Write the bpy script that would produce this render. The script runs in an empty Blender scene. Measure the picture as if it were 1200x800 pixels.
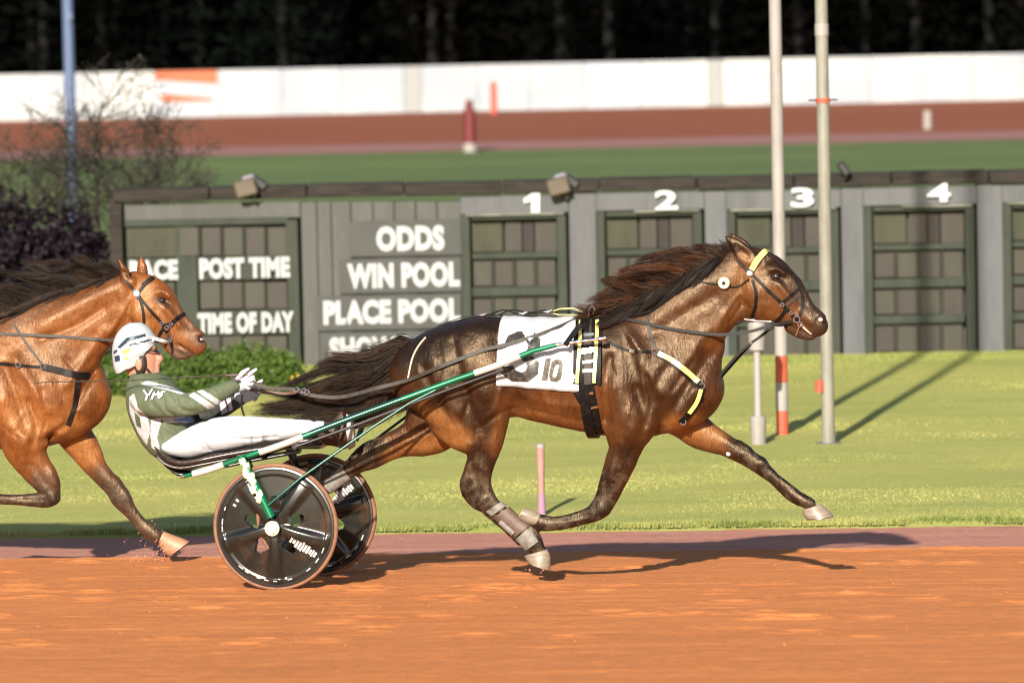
import bpy, bmesh, math, random
import numpy as np
from mathutils import Vector, Matrix

R = math.radians
rng = np.random.default_rng(7)
random.seed(7)
scene = bpy.context.scene
col = scene.collection

# ------------------------------------------------------------------ camera, sky, sun, exposure
FPX = 6000.0                       # focal length in photo pixels (1200 wide): a 180 mm lens
CAM = Vector((0.0, -30.0, 3.4))
PITCH = math.atan(415.0 / FPX)
ROLL = R(-1.2)
cam_data = bpy.data.cameras.new('camera')
cam_data.sensor_width = 36.0
cam_data.lens = 36.0 * FPX / 1200.0
cam_data.clip_start = 1.0
cam_data.clip_end = 3000.0
cam_data.dof.use_dof = True
cam_data.dof.focus_distance = 30.0
cam_data.dof.aperture_fstop = 2.9
camera = bpy.data.objects.new('camera', cam_data)
CAM_ROT = Matrix.Rotation(R(90) - PITCH, 3, 'X') @ Matrix.Rotation(ROLL, 3, 'Z')
camera.matrix_world = Matrix.Translation(CAM) @ CAM_ROT.to_4x4()
col.objects.link(camera)
scene.camera = camera

SUN_DIR = Vector((0.47, 2.2, -1.0)).normalized()     # the way the light travels
world = bpy.data.worlds.new('World')
scene.world = world
world.use_nodes = True
nt = world.node_tree
sky = nt.nodes.new('ShaderNodeTexSky')
sky.sky_type = 'NISHITA'
sky.sun_disc = False
sky.sun_elevation = math.asin(-SUN_DIR.z)
sky.sun_rotation = math.atan2(-SUN_DIR.x, -SUN_DIR.y)
nt.links.new(sky.outputs[0], nt.nodes['Background'].inputs[0])
nt.nodes['Background'].inputs[1].default_value = 0.065
sun_data = bpy.data.lights.new('sun', 'SUN')
sun_data.energy = 5.0
sun_data.angle = R(1.0)
sun_data.color = (1.0, 0.905, 0.77)
sun = bpy.data.objects.new('sun', sun_data)
sun.rotation_euler = SUN_DIR.to_track_quat('-Z', 'Y').to_euler()
sun.location = (-10, -20, 20)
col.objects.link(sun)
scene.view_settings.view_transform = 'Standard'
scene.view_settings.look = 'None'
scene.view_settings.gamma = 1.0
scene.view_settings.use_curve_mapping = False
scene.view_settings.exposure = 0.88
scene.cycles.use_denoising = True
scene.cycles.max_bounces = 6
scene.cycles.filter_width = 1.1

# ------------------------------------------------------------------ photo pixel <-> place
def ray(px, py):
    return (CAM_ROT @ Vector(((px - 600.0) / FPX, -(py - 400.0) / FPX, -1.0)))

def at(px, py, Y):
    """point of the sight line through a photo pixel at world depth Y"""
    d = ray(px, py)
    return CAM + d * ((Y - CAM.y) / d.y)

def on_z(px, py, z):
    d = ray(px, py)
    return CAM + d * ((z - CAM.z) / d.z)

class Frame:
    """a thing's own frame: x forward, v lateral (away from the camera), z up"""
    def __init__(self, origin, yaw):
        self.o = Vector(origin)
        self.yaw = yaw
        self.f = Vector((math.cos(yaw), math.sin(yaw), 0))
        self.l = Vector((-math.sin(yaw), math.cos(yaw), 0))
    def loc(self, px, py, v=0.0):
        d = ray(px, py)
        t = ((self.o + self.l * v) - CAM).dot(self.l) / d.dot(self.l)
        p = CAM + d * t - self.o
        return np.array((p.dot(self.f), v, p.z))
    def world(self, p):
        return self.o + self.f * float(p[0]) + self.l * float(p[1]) + Vector((0, 0, float(p[2])))

# ground: the racing surface is banked, falling towards the infield
TY = R(-4.5)                                      # direction of the near track
TF = Vector((math.cos(TY), math.sin(TY), 0)); TL = Vector((-math.sin(TY), math.cos(TY), 0))
Q0 = 0.0
BANK = 0.05
def q_of(x, y):
    return x * TL.x + y * TL.y
_p = on_z(325, 690, 0.0)
Q0 = q_of(_p.x, _p.y)
def surf_z(q):
    """height of the ground against the distance across the track"""
    return -BANK * (np.minimum(q, QG) - Q0)
QG = Q0 + 3.6                                      # grass edge, refined below
for _ in range(6):
    zg = float(surf_z(np.array(QG)))
    _p = on_z(600, 621, zg)
    QG = q_of(_p.x, _p.y)
ZG = float(surf_z(np.array(QG)))
QE = QG
for _ in range(6):
    z_ = float(surf_z(np.array(QE)))
    _p = on_z(600, 650, z_)
    QE = q_of(_p.x, _p.y)                          # edge between raked track and the strip
print('Q0 %.2f QE %.2f QG %.2f ZG %.3f' % (Q0, QE, QG, ZG))

# ------------------------------------------------------------------ objects, tags, materials
def tag(o, label=None, cat=None, group=None, kind=None):
    if label: o['label'] = label
    if cat: o['category'] = cat
    if group: o['group'] = group
    if kind: o['kind'] = kind
    return o

def empty(name, loc=(0, 0, 0), rz=0.0):
    o = bpy.data.objects.new(name, None)
    o.empty_display_size = 0.2
    o.location = loc
    o.rotation_euler = (0, 0, rz)
    col.objects.link(o)
    return o

def mesh_obj(name, verts, faces, mat=None, parent=None, smooth=True, colors=None, mats=None, midx=None):
    me = bpy.data.meshes.new(name)
    if isinstance(verts, np.ndarray):
        verts = verts.tolist()
    if isinstance(faces, np.ndarray):
        faces = faces.tolist()
    me.from_pydata(verts, [], faces)
    if colors is not None:
        ca = me.color_attributes.new('tint', 'FLOAT_COLOR', 'POINT')
        c4 = np.ones((len(me.vertices), 4), np.float32)
        c4[:, :3] = colors
        ca.data.foreach_set('color', c4.ravel())
    for m in (mats or ([mat] if mat else [])):
        me.materials.append(m)
    if midx is not None:
        me.polygons.foreach_set('material_index', np.asarray(midx, np.int32))
    me.polygons.foreach_set('use_smooth', np.full(len(me.polygons), smooth))
    me.update()
    o = bpy.data.objects.new(name, me)
    col.objects.link(o)
    if parent:
        o.parent = parent
    return o

def fast_mesh(name, v, f, mat, parent=None, smooth=True, colors=None):
    """v (n,3), f (m,k) numpy"""
    me = bpy.data.meshes.new(name)
    n, m, k = len(v), len(f), f.shape[1]
    me.vertices.add(n)
    me.vertices.foreach_set('co', np.ascontiguousarray(v, np.float32).ravel())
    me.loops.add(m * k)
    me.loops.foreach_set('vertex_index', np.ascontiguousarray(f, np.int32).ravel())
    me.polygons.add(m)
    me.polygons.foreach_set('loop_start', np.arange(0, m * k, k, dtype=np.int32))
    me.polygons.foreach_set('loop_total', np.full(m, k, np.int32))
    if colors is not None:
        ca = me.color_attributes.new('tint', 'FLOAT_COLOR', 'POINT')
        c4 = np.ones((n, 4), np.float32); c4[:, :3] = colors
        ca.data.foreach_set('color', c4.ravel())
    me.materials.append(mat)
    me.update(calc_edges=True)
    me.validate()
    me.polygons.foreach_set('use_smooth', np.full(len(me.polygons), smooth))
    o = bpy.data.objects.new(name, me)
    col.objects.link(o)
    if parent: o.parent = parent
    return o

class MB:
    """collects shapes into one mesh"""
    def __init__(s): s.v = []; s.f = []
    def add(s, v, f):
        n = len(s.v); s.v += [tuple(map(float, p)) for p in v]; s.f += [tuple(i + n for i in q) for q in f]
    def box(s, c, d, rot=None, bev=0.0):
        hx, hy, hz = d[0] / 2, d[1] / 2, d[2] / 2
        b = min(bev, hx * .9, hy * .9, hz * .9)
        if b <= 0:
            v = [(x * hx, y * hy, z * hz) for x in (-1, 1) for y in (-1, 1) for z in (-1, 1)]
            f = [(0, 1, 3, 2), (4, 6, 7, 5), (0, 4, 5, 1), (2, 3, 7, 6), (0, 2, 6, 4), (1, 5, 7, 3)]
        else:
            bm = bmesh.new(); bmesh.ops.create_cube(bm, size=1.0)
            for q in bm.verts: q.co = Vector((q.co.x * d[0], q.co.y * d[1], q.co.z * d[2]))
            bmesh.ops.bevel(bm, geom=bm.edges[:], offset=b, segments=1, affect='EDGES')
            bm.verts.index_update()
            v = [tuple(q.co) for q in bm.verts]; f = [tuple(q.index for q in g.verts) for g in bm.faces]
            bm.free()
        if rot is not None: v = [tuple(rot @ Vector(p)) for p in v]
        s.add([(p[0] + c[0], p[1] + c[1], p[2] + c[2]) for p in v], f)
        return s
    def tube(s, pts, rad, n=10, cap=True):
        pts = [Vector(p) for p in pts]
        rad = [rad] * len(pts) if not hasattr(rad, '__len__') else list(rad)
        up = None; V = []
        for i, p in enumerate(pts):
            t = (pts[min(i + 1, len(pts) - 1)] - pts[max(i - 1, 0)])
            t = t.normalized() if t.length > 1e-9 else Vector((1, 0, 0))
            if up is None:
                up = Vector((0, 0, 1)) if abs(t.z) < .9 else Vector((1, 0, 0))
            a = t.cross(up)
            a = a.normalized() if a.length > 1e-6 else t.orthogonal().normalized()
            up = a.cross(t).normalized()
            V += [p + (a * math.cos(2 * math.pi * k / n) + up * math.sin(2 * math.pi * k / n)) * rad[i] for k in range(n)]
        F = []
        for i in range(len(pts) - 1):
            for k in range(n):
                F.append((i * n + k, i * n + (k + 1) % n, (i + 1) * n + (k + 1) % n, (i + 1) * n + k))
        if cap:
            F.append(tuple(range(n - 1, -1, -1))); F.append(tuple((len(pts) - 1) * n + k for k in range(n)))
        s.add(V, F); return s
    def build(s, name, mat, parent=None, smooth=True):
        o = mesh_obj(name, s.v, s.f, mat, parent, smooth)
        if smooth:
            sharp_by_angle(o)
        return o

def sharp_by_angle(o, ang=40):
    bm = bmesh.new(); bm.from_mesh(o.data)
    for e in bm.edges:
        if len(e.link_faces) == 2 and e.calc_face_angle(0) > R(ang): e.smooth = False
    bm.to_mesh(o.data); bm.free()

MATS = {}
def mat(name, base, rough=0.6, spec=0.5, metal=0.0, tint=False, noise=None, bump=None, coat=0.0, trans=0.0, sheen=0.0):
    """noise=(scale xyz, colour2, contrast lo, hi)   bump=(scale, strength, distance)"""
    if name in MATS: return MATS[name]
    m = bpy.data.materials.new(name); m.use_nodes = True
    n = m.node_tree.nodes; L = m.node_tree.links
    b = n['Principled BSDF']
    b.inputs['Roughness'].default_value = rough
    b.inputs['Specular IOR Level'].default_value = spec
    b.inputs['Metallic'].default_value = metal
    b.inputs['Coat Weight'].default_value = coat
    b.inputs['Sheen Weight'].default_value = sheen
    b.inputs['Base Color'].default_value = (*base, 1)
    out = None
    tc = n.new('ShaderNodeTexCoord')
    if tint:
        a = n.new('ShaderNodeVertexColor'); a.layer_name = 'tint'; out = a.outputs[0]
    if noise:
        for (sc, c2, lo, hi, mode) in noise:
            mp = n.new('ShaderNodeMapping'); mp.inputs['Scale'].default_value = sc
            L.new(tc.outputs['Object'], mp.inputs[0])
            tx = n.new('ShaderNodeTexNoise'); tx.inputs['Scale'].default_value = 1.0
            tx.inputs['Detail'].default_value = 6.0; tx.inputs['Roughness'].default_value = 0.62
            L.new(mp.outputs[0], tx.inputs['Vector'])
            rp = n.new('ShaderNodeMapRange'); rp.inputs[1].default_value = lo; rp.inputs[2].default_value = hi
            L.new(tx.outputs[0], rp.inputs[0])
            mx = n.new('ShaderNodeMix'); mx.data_type = 'RGBA'; mx.blend_type = mode
            L.new(rp.outputs[0], mx.inputs[0])
            if out is None: mx.inputs[6].default_value = (*base, 1)
            else: L.new(out, mx.inputs[6])
            mx.inputs[7].default_value = (*c2, 1)
            out = mx.outputs[2]
    if out is not None: L.new(out, b.inputs['Base Color'])
    if bump:
        prev = None
        for (sc, st, dist) in bump:
            mp = n.new('ShaderNodeMapping')
            mp.inputs['Scale'].default_value = sc if hasattr(sc, '__len__') else (sc, sc, sc)
            L.new(tc.outputs['Object'], mp.inputs[0])
            tx = n.new('ShaderNodeTexNoise'); tx.inputs['Scale'].default_value = 1.0; tx.inputs['Detail'].default_value = 5.0
            L.new(mp.outputs[0], tx.inputs['Vector'])
            bp = n.new('ShaderNodeBump'); bp.inputs['Strength'].default_value = st; bp.inputs['Distance'].default_value = dist
            L.new(tx.outputs[0], bp.inputs['Height'])
            if prev is not None: L.new(prev, bp.inputs['Normal'])
            prev = bp.outputs[0]
        L.new(prev, b.inputs['Normal'])
    MATS[name] = m
    return m

# ------------------------------------------------------------------ value noise on arrays
_LAT = rng.random((64, 64)).astype(np.float32)
def vnoise(x, y):
    xi = np.floor(x).astype(int); yi = np.floor(y).astype(int)
    fx = x - xi; fy = y - yi
    fx = fx * fx * (3 - 2 * fx); fy = fy * fy * (3 - 2 * fy)
    a = _LAT[xi % 64, yi % 64]; b = _LAT[(xi + 1) % 64, yi % 64]
    c = _LAT[xi % 64, (yi + 1) % 64]; d = _LAT[(xi + 1) % 64, (yi + 1) % 64]
    return (a * (1 - fx) + b * fx) * (1 - fy) + (c * (1 - fx) + d * fx) * fy
def fbm(x, y, o=4):
    s = 0; a = .5; t = 0
    for i in range(o):
        s = s + a * vnoise(x * 2 ** i + 17.3 * i, y * 2 ** i + 5.1 * i); t += a; a *= .5
    return s / t

# ------------------------------------------------------------------ sculpting: distance fields turned into one skin
def catmull(P, n):
    P = np.asarray(P, float)
    Q = np.vstack([2 * P[0] - P[1], P, 2 * P[-1] - P[-2]])
    out = []
    for i in range(1, len(Q) - 2):
        for k in range(n):
            t = k / n
            a, b, c, d = Q[i - 1], Q[i], Q[i + 1], Q[i + 2]
            out.append(.5 * (2 * b + (c - a) * t + (2 * a - 5 * b + 4 * c - d) * t * t + (3 * b - a - 3 * c + d) * t ** 3))
    out.append(Q[-2])
    return np.array(out)

class Sculpt:
    def __init__(s, frame, lo, hi, h):
        s.fr = frame; s.h = h
        s.lo = np.array(lo, float)
        s.n = np.ceil((np.array(hi) - s.lo) / h).astype(int) + 1
        s.D = np.full(s.n, 1.0, np.float32)
        s.ax = [(s.lo[i] + h * np.arange(s.n[i])).astype(np.float32) for i in range(3)]
    def block(s, lo, hi):
        a = np.clip(np.floor((np.asarray(lo) - s.lo) / s.h).astype(int), 0, s.n - 1)
        b = np.clip(np.ceil((np.asarray(hi) - s.lo) / s.h).astype(int) + 1, 1, s.n)
        b = np.maximum(b, a + 1)
        sl = tuple(slice(i, j) for i, j in zip(a, b))
        X = s.ax[0][sl[0]][:, None, None]; V = s.ax[1][sl[1]][None, :, None]; Z = s.ax[2][sl[2]][None, None, :]
        return sl, X, V, Z
    def stations(s, st, v):
        out = []
        for q in st:
            vv = q[5] if len(q) > 5 else v
            A = s.fr.loc(q[0], q[1], vv); B = s.fr.loc(q[2], q[3], vv)
            c = (A + B) / 2
            out.append((c[0], c[1], c[2], np.linalg.norm(A - B) / 2, q[4]))
        return np.array(out)
    def chain(s, st, v=0.0, k=0.03, sub=4, cut=False):
        P = catmull(s.stations(st, v), sub) if sub > 1 else s.stations(st, v)
        P[:, 3:] = np.maximum(P[:, 3:], .003)
        m = P[:, 3:].max() + k + 2 * s.h
        full, X0, V0, Z0 = s.block(P[:, :3].min(0) - m, P[:, :3].max(0) + m)
        T = np.full(s.D[full].shape, 1.0, np.float32)
        off = [q.start for q in full]
        for i in range(len(P) - 1):
            a, b = P[i], P[i + 1]
            mm = max(a[3:].max(), b[3:].max()) + k + 2 * s.h
            sl, X, V, Z = s.block(np.minimum(a[:3], b[:3]) - mm, np.maximum(a[:3], b[:3]) + mm)
            ab = b[:3] - a[:3]; L2 = max(float(ab @ ab), 1e-9)
            t = np.clip(((X - a[0]) * ab[0] + (V - a[1]) * ab[1] + (Z - a[2]) * ab[2]) / L2, 0, 1)
            dx = X - (a[0] + t * ab[0]); dv = V - (a[1] + t * ab[1]); dz = Z - (a[2] + t * ab[2])
            r = a[3] + t * (b[3] - a[3]); w = a[4] + t * (b[4] - a[4])
            es2 = dx * dx + dz * dz; ev2 = dv * dv
            k0 = np.sqrt(es2 / r ** 2 + ev2 / w ** 2); k1 = np.sqrt(es2 / r ** 4 + ev2 / w ** 4) + 1e-6
            d = np.where(k0 < 1e-3, -np.minimum(r, w), k0 * (k0 - 1) / k1).astype(np.float32)
            ls = tuple(slice(q.start - o, q.stop - o) for q, o in zip(sl, off))
            T[ls] = np.minimum(T[ls], d)
        Dv = s.D[full]
        if cut:
            h = np.clip(.5 - .5 * (Dv + T) / k, 0, 1)
            s.D[full] = Dv + (-T - Dv) * h + k * h * (1 - h)
        else:
            h = np.clip(.5 + .5 * (T - Dv) / k, 0, 1)
            s.D[full] = T + (Dv - T) * h - k * h * (1 - h)
        return s
    def ball(s, px, py, v, rx, rz, rv, k=0.02, cut=False):
        e = .02
        return s.chain([(px, py - rz, px, py + rz, rv), (px + .5, py - rz, px + .5, py + rz, rv)], v, k, 1, cut)
    def stroke(s, pts, sig, amp, v=-.15, side=0):
        """raise (amp>0) or carve along a px polyline; sig in px, amp in metres; side -1 near, 1 far, 0 both"""
        P = np.array([s.fr.loc(p[0], p[1], v) for p in pts])[:, [0, 2]]
        if len(P) > 2: P = catmull(P, 4)
        sg = sig / 200.0; m = 2.6 * sg
        lo = (P[:, 0].min() - m, s.lo[1] if side <= 0 else 0.0, P[:, 1].min() - m)
        hi = (P[:, 0].max() + m, s.ax[1][-1] if side >= 0 else 0.0, P[:, 1].max() + m)
        sl, X, V, Z = s.block(lo, hi)
        X = X[:, 0, :]; Z = Z[:, 0, :]
        d2 = np.full(np.broadcast(X, Z).shape, 9.0)
        if len(P) == 1:
            d2 = (X - P[0, 0]) ** 2 + (Z - P[0, 1]) ** 2
        for a, b in zip(P[:-1], P[1:]):
            ab = b - a
            t = np.clip(((X - a[0]) * ab[0] + (Z - a[1]) * ab[1]) / max(ab @ ab, 1e-9), 0, 1)
            d2 = np.minimum(d2, (X - a[0] - t * ab[0]) ** 2 + (Z - a[1] - t * ab[1]) ** 2)
        g = (amp * np.exp(-d2 / (2 * sg * sg))).astype(np.float32)
        fade = np.ones(V.shape, np.float32)
        if side: fade = np.clip(np.abs(V) / .03, 0, 1)
        s.D[sl] -= g[:, None, :] * fade
        return s
    def add_noise(s, sc, amp):
        X = s.ax[0][:, None]; Z = s.ax[2][None, :]
        g = ((fbm(X * sc + 0 * Z, Z * sc + 0 * X, 3) - .5) * 2 * amp).astype(np.float32)
        s.D -= g[:, None, :]
    def surf(s, p, side=-1):
        """lateral position of the skin at local (x,z), from the near (-1) or far side"""
        i = (p[0] - s.lo[0]) / s.h; k = (p[2] - s.lo[2]) / s.h
        i0 = int(np.clip(i, 0, s.n[0] - 2)); k0 = int(np.clip(k, 0, s.n[2] - 2))
        fi = min(max(i - i0, 0), 1); fk = min(max(k - k0, 0), 1)
        c = (s.D[i0, :, k0] * (1 - fi) * (1 - fk) + s.D[i0 + 1, :, k0] * fi * (1 - fk) + s.D[i0, :, k0 + 1] * (1 - fi) * fk + s.D[i0 + 1, :, k0 + 1] * fi * fk)
        idx = np.nonzero(c < 0)[0]
        if len(idx) == 0:
            return float(s.ax[1][int(np.argmin(c))])
        if side < 0:
            j = idx[0]
            t = c[j - 1] / (c[j - 1] - c[j]) if j > 0 else 0
            return float(s.ax[1][max(j - 1, 0)] + t * s.h)
        j = idx[-1]
        t = c[j + 1] / (c[j + 1] - c[j]) if j + 1 < len(c) else 0
        return float(s.ax[1][min(j + 1, len(c) - 1)] - t * s.h)
    def on(self, px, py, side=-1, off=0.0):
        """point on the skin under a photo pixel"""
        v = -.1
        for _ in range(4):
            p = self.fr.loc(px, py, v); v = self.surf(p, -1)
        if side < 0:
            p = self.fr.loc(px, py, v); p[1] = v - off
        else:
            p = self.fr.loc(px, py, v); p[1] = self.surf(p, 1) + off
        return p
    def val(s, p):
        q = (np.asarray(p) - s.lo) / s.h
        i = np.clip(np.floor(q).astype(int), 0, s.n - 2); f = np.clip(q - i, 0, 1)
        r = 0
        for a in (0, 1):
            for b in (0, 1):
                for c in (0, 1):
                    r += s.D[i[0] + a, i[1] + b, i[2] + c] * (f[0] if a else 1 - f[0]) * (f[1] if b else 1 - f[1]) * (f[2] if c else 1 - f[2])
        return float(r)
    def march(s, c, d, rmax=.6):
        """distance from inside point c along d to the skin (last exit)"""
        c = np.asarray(c); d = np.asarray(d); st = s.h * .5; r = 0; last = 0
        if s.val(c) > 0: return 0.0
        prev = s.val(c)
        while r < rmax:
            r += st; w = s.val(c + d * r)
            if w > 0: return r - st * w / max(w - prev, 1e-9)
            prev = w
        return r
    def mesh(s, smooth=1):
        D = s.D; n = s.n
        ins = D < 0
        c = np.zeros(tuple(n - 1), np.int8)
        for a in (0, 1):
            for b in (0, 1):
                for d in (0, 1):
                    c += ins[a:n[0] - 1 + a, b:n[1] - 1 + b, d:n[2] - 1 + d]
        act = (c > 0) & (c < 8)
        I = np.argwhere(act)
        idm = np.full(act.shape, -1, np.int32); idm[act] = np.arange(len(I))
        P = np.zeros((len(I), 3)); N = np.zeros(len(I))
        cor = [(a, b, d) for a in (0, 1) for b in (0, 1) for d in (0, 1)]
        val = {q: D[I[:, 0] + q[0], I[:, 1] + q[1], I[:, 2] + q[2]] for q in cor}
        for q in cor:
            for axn in range(3):
                if q[axn] == 0:
                    q2 = list(q); q2[axn] = 1; q2 = tuple(q2)
                    a, b = val[q], val[q2]
                    m = (a < 0) != (b < 0)
                    t = a[m] / (a[m] - b[m])
                    pt = np.tile(np.array(q, float), (m.sum(), 1)); pt[:, axn] = t
                    P[m] += pt; N[m] += 1
        P = I + P / N[:, None]
        F = []
        for axn in range(3):
            o1, o2 = [(1, 2), (2, 0), (0, 1)][axn]
            sa = [slice(None)] * 3; sb = [slice(None)] * 3
            sa[axn] = slice(0, n[axn] - 1); sb[axn] = slice(1, n[axn])
            for o in (o1, o2):
                sa[o] = slice(1, n[o] - 1); sb[o] = slice(1, n[o] - 1)
            A = ins[tuple(sa)]; B = ins[tuple(sb)]
            E = np.argwhere(A != B)
            fl = A[tuple(E.T)]
            E = E.copy(); E[:, o1] += 1; E[:, o2] += 1
            def cid(d1, d2):
                q = E.copy(); q[:, o1] -= d1; q[:, o2] -= d2
                return idm[q[:, 0], q[:, 1], q[:, 2]]
            Q = np.stack([cid(0, 0), cid(1, 0), cid(1, 1), cid(0, 1)], 1)
            Q[~fl] = Q[~fl][:, ::-1]
            F.append(Q)
        F = np.vstack(F); F = F[(F >= 0).all(1)]
        for _ in range(smooth):
            S = np.zeros_like(P); C = np.zeros(len(P))
            for i in range(4):
                a, b = F[:, i], F[:, (i + 1) % 4]
                for x_, y_ in ((a, b), (b, a)):
                    for ax in range(3): S[:, ax] += np.bincount(x_, P[y_, ax], len(P))
                    C += np.bincount(x_, minlength=len(P))
            P = np.where(C[:, None] > 0, P * .4 + .6 * S / np.maximum(C, 1)[:, None], P)
        return P * s.h + s.lo, F

def in_poly(X, Y, poly):
    r = np.zeros(len(X), bool); j = len(poly) - 1
    for i in range(len(poly)):
        xi, yi = poly[i]; xj, yj = poly[j]
        c = ((yi > Y) != (yj > Y)) & (X < (xj - xi) * (Y - yi) / (yj - yi + 1e-12) + xi)
        r ^= c; j = i
    return r

def to_px(fr, P):
    """photo pixels of local points (array)"""
    W = np.array(fr.o) + P[:, :1] * np.array(fr.f) + P[:, 1:2] * np.array(fr.l) + np.c_[np.zeros((len(P), 2)), P[:, 2]]
    Cc = (W - np.array(CAM)) @ np.array(CAM_ROT)
    return 600 + FPX * Cc[:, 0] / -Cc[:, 2], 400 - FPX * Cc[:, 1] / -Cc[:, 2]

def paint(X, Y, base, strokes):
    """coat or cloth colour: (points, sigma px, colour, strength)"""
    C = np.tile(np.array(base, float), (len(X), 1))
    for pts, sg, c, st in strokes:
        d2 = np.full(len(X), 1e9)
        if len(pts) == 1: d2 = (X - pts[0][0]) ** 2 + (Y - pts[0][1]) ** 2
        for a, b in zip(pts[:-1], pts[1:]):
            a = np.array(a, float); ab = np.array(b, float) - a
            t = np.clip(((X - a[0]) * ab[0] + (Y - a[1]) * ab[1]) / max(ab @ ab, 1e-9), 0, 1)
            d2 = np.minimum(d2, (X - a[0] - t * ab[0]) ** 2 + (Y - a[1] - t * ab[1]) ** 2)
        w = (st * np.exp(-(d2 / (2 * sg * sg)) ** 1.5))[:, None]
        C = C * (1 - w) + np.array(c) * w
    return C

# ribbons (straps) along 3-D points with given normals
def ribbon(pts, nrm, width, thick, closed=False):
    pts = [Vector(p) for p in pts]; nrm = [Vector(q).normalized() for q in nrm]
    n = len(pts); V = []; F = []
    wd = width if hasattr(width, '__len__') else [width] * n
    for i in range(n):
        if closed: t = pts[(i + 1) % n] - pts[i - 1]
        else: t = pts[min(i + 1, n - 1)] - pts[max(i - 1, 0)]
        t = t.normalized() if t.length > 1e-9 else Vector((1, 0, 0))
        s = t.cross(nrm[i]); s = s.normalized() if s.length > 1e-6 else Vector((0, 0, 1))
        m = s.cross(t).normalized(); m = m if m.dot(nrm[i]) > 0 else -m
        a = s * wd[i] / 2; b = m * thick / 2
        V += [pts[i] - a - b, pts[i] + a - b, pts[i] + a * .96 + b, pts[i] - a * .96 + b]
    m = n if closed else n - 1
    for i in range(m):
        j = (i + 1) % n
        for k in range(4):
            F.append((i * 4 + k, i * 4 + (k + 1) % 4, j * 4 + (k + 1) % 4, j * 4 + k))
    if not closed:
        F += [(3, 2, 1, 0), tuple((n - 1) * 4 + k for k in range(4))]
    return V, F

def resample(P, n):
    P = np.asarray(P, float)
    d = np.r_[0, np.cumsum(np.linalg.norm(np.diff(P, axis=0), axis=1))]
    t = np.linspace(0, d[-1], n)
    return np.stack([np.interp(t, d, P[:, i]) for i in range(P.shape[1])], 1)

def strap(sc, name, px, width, m, parent, thick=.005, off=.003, n=None, far=True, curve=True):
    """a strap lying on a sculpted skin along a px path; mirrored on the far side as well"""
    P = catmull(px, 5) if (curve and len(px) > 2) else np.array(px, float)
    L = np.linalg.norm(np.diff(P, axis=0), axis=1).sum()
    P = resample(P, n or max(4, int(L / 4)))
    first = None
    for side in ((-1, 1) if far else (-1,)):
        mb = MB()
        pts = [sc.on(p[0], p[1], side, off) for p in P]
        A = np.array(pts)
        if len(A) > 4:
            A[1:-1, 1] = (A[:-2, 1] + 2 * A[1:-1, 1] + A[2:, 1]) / 4
            if side < 0: A[:, 1] = np.minimum(A[:, 1], np.array(pts)[:, 1])
            else: A[:, 1] = np.maximum(A[:, 1], np.array(pts)[:, 1])
        nr = []
        for p in A:
            g = np.array([sc.val(p + e) - sc.val(p - e) for e in np.eye(3) * sc.h])
            g[1] += side * .3 * np.linalg.norm(g) + side * 1e-6
            nr.append(g / (np.linalg.norm(g) + 1e-9))
        mb.add(*ribbon(A, nr, width, thick))
        o = mb.build(name, m, parent)
        first = first or o
    return first

def loop_strap(sc, name, a, b, width, m, parent, thick=.005, off=.003, n=36):
    """a strap all the way round between two silhouette pixels"""
    A = sc.fr.loc(*a, 0); B = sc.fr.loc(*b, 0)
    c = (A + B) / 2; u = (A - B) / np.linalg.norm(A - B); w = np.array([0, 1.0, 0])
    pts = []; nr = []
    for i in range(n):
        t = 2 * math.pi * i / n
        d = u * math.cos(t) + w * math.sin(t)
        r = sc.march(c, d)
        pts.append(c + d * (r + off)); nr.append(d)
    mb = MB(); mb.add(*ribbon(pts, nr, width, thick, True))
    return mb.build(name, m, parent)

def loft(fr, st, v=0.0, n=16, sub=1, power=2.0):
    """closed skin through elliptical rings, flat ends; stations as for Sculpt.chain"""
    rows = []
    for q in st:
        vv = q[5] if len(q) > 5 else v
        A = fr.loc(q[0], q[1], vv); B = fr.loc(q[2], q[3], vv)
        rows.append(np.r_[A, B, q[4]])
    rows = np.array(rows)
    if sub > 1: rows = catmull(rows, sub)
    V = []; F = []
    for r in rows:
        A, B, w = r[:3], r[3:6], r[6]; c = (A + B) / 2; h = (A - B) / 2
        for k in range(n):
            t = 2 * math.pi * k / n
            cs, sn = math.cos(t), math.sin(t)
            cs = math.copysign(abs(cs) ** (2 / power), cs); sn = math.copysign(abs(sn) ** (2 / power), sn)
            V.append(c + h * cs + np.array([0, w, 0]) * sn)
    m = len(rows)
    for i in range(m - 1):
        for k in range(n): F.append((i * n + k, (i + 1) * n + k, (i + 1) * n + (k + 1) % n, i * n + (k + 1) % n))
    F.append(tuple(range(n))); F.append(tuple((m - 1) * n + k for k in range(n - 1, -1, -1)))
    return V, F

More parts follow.
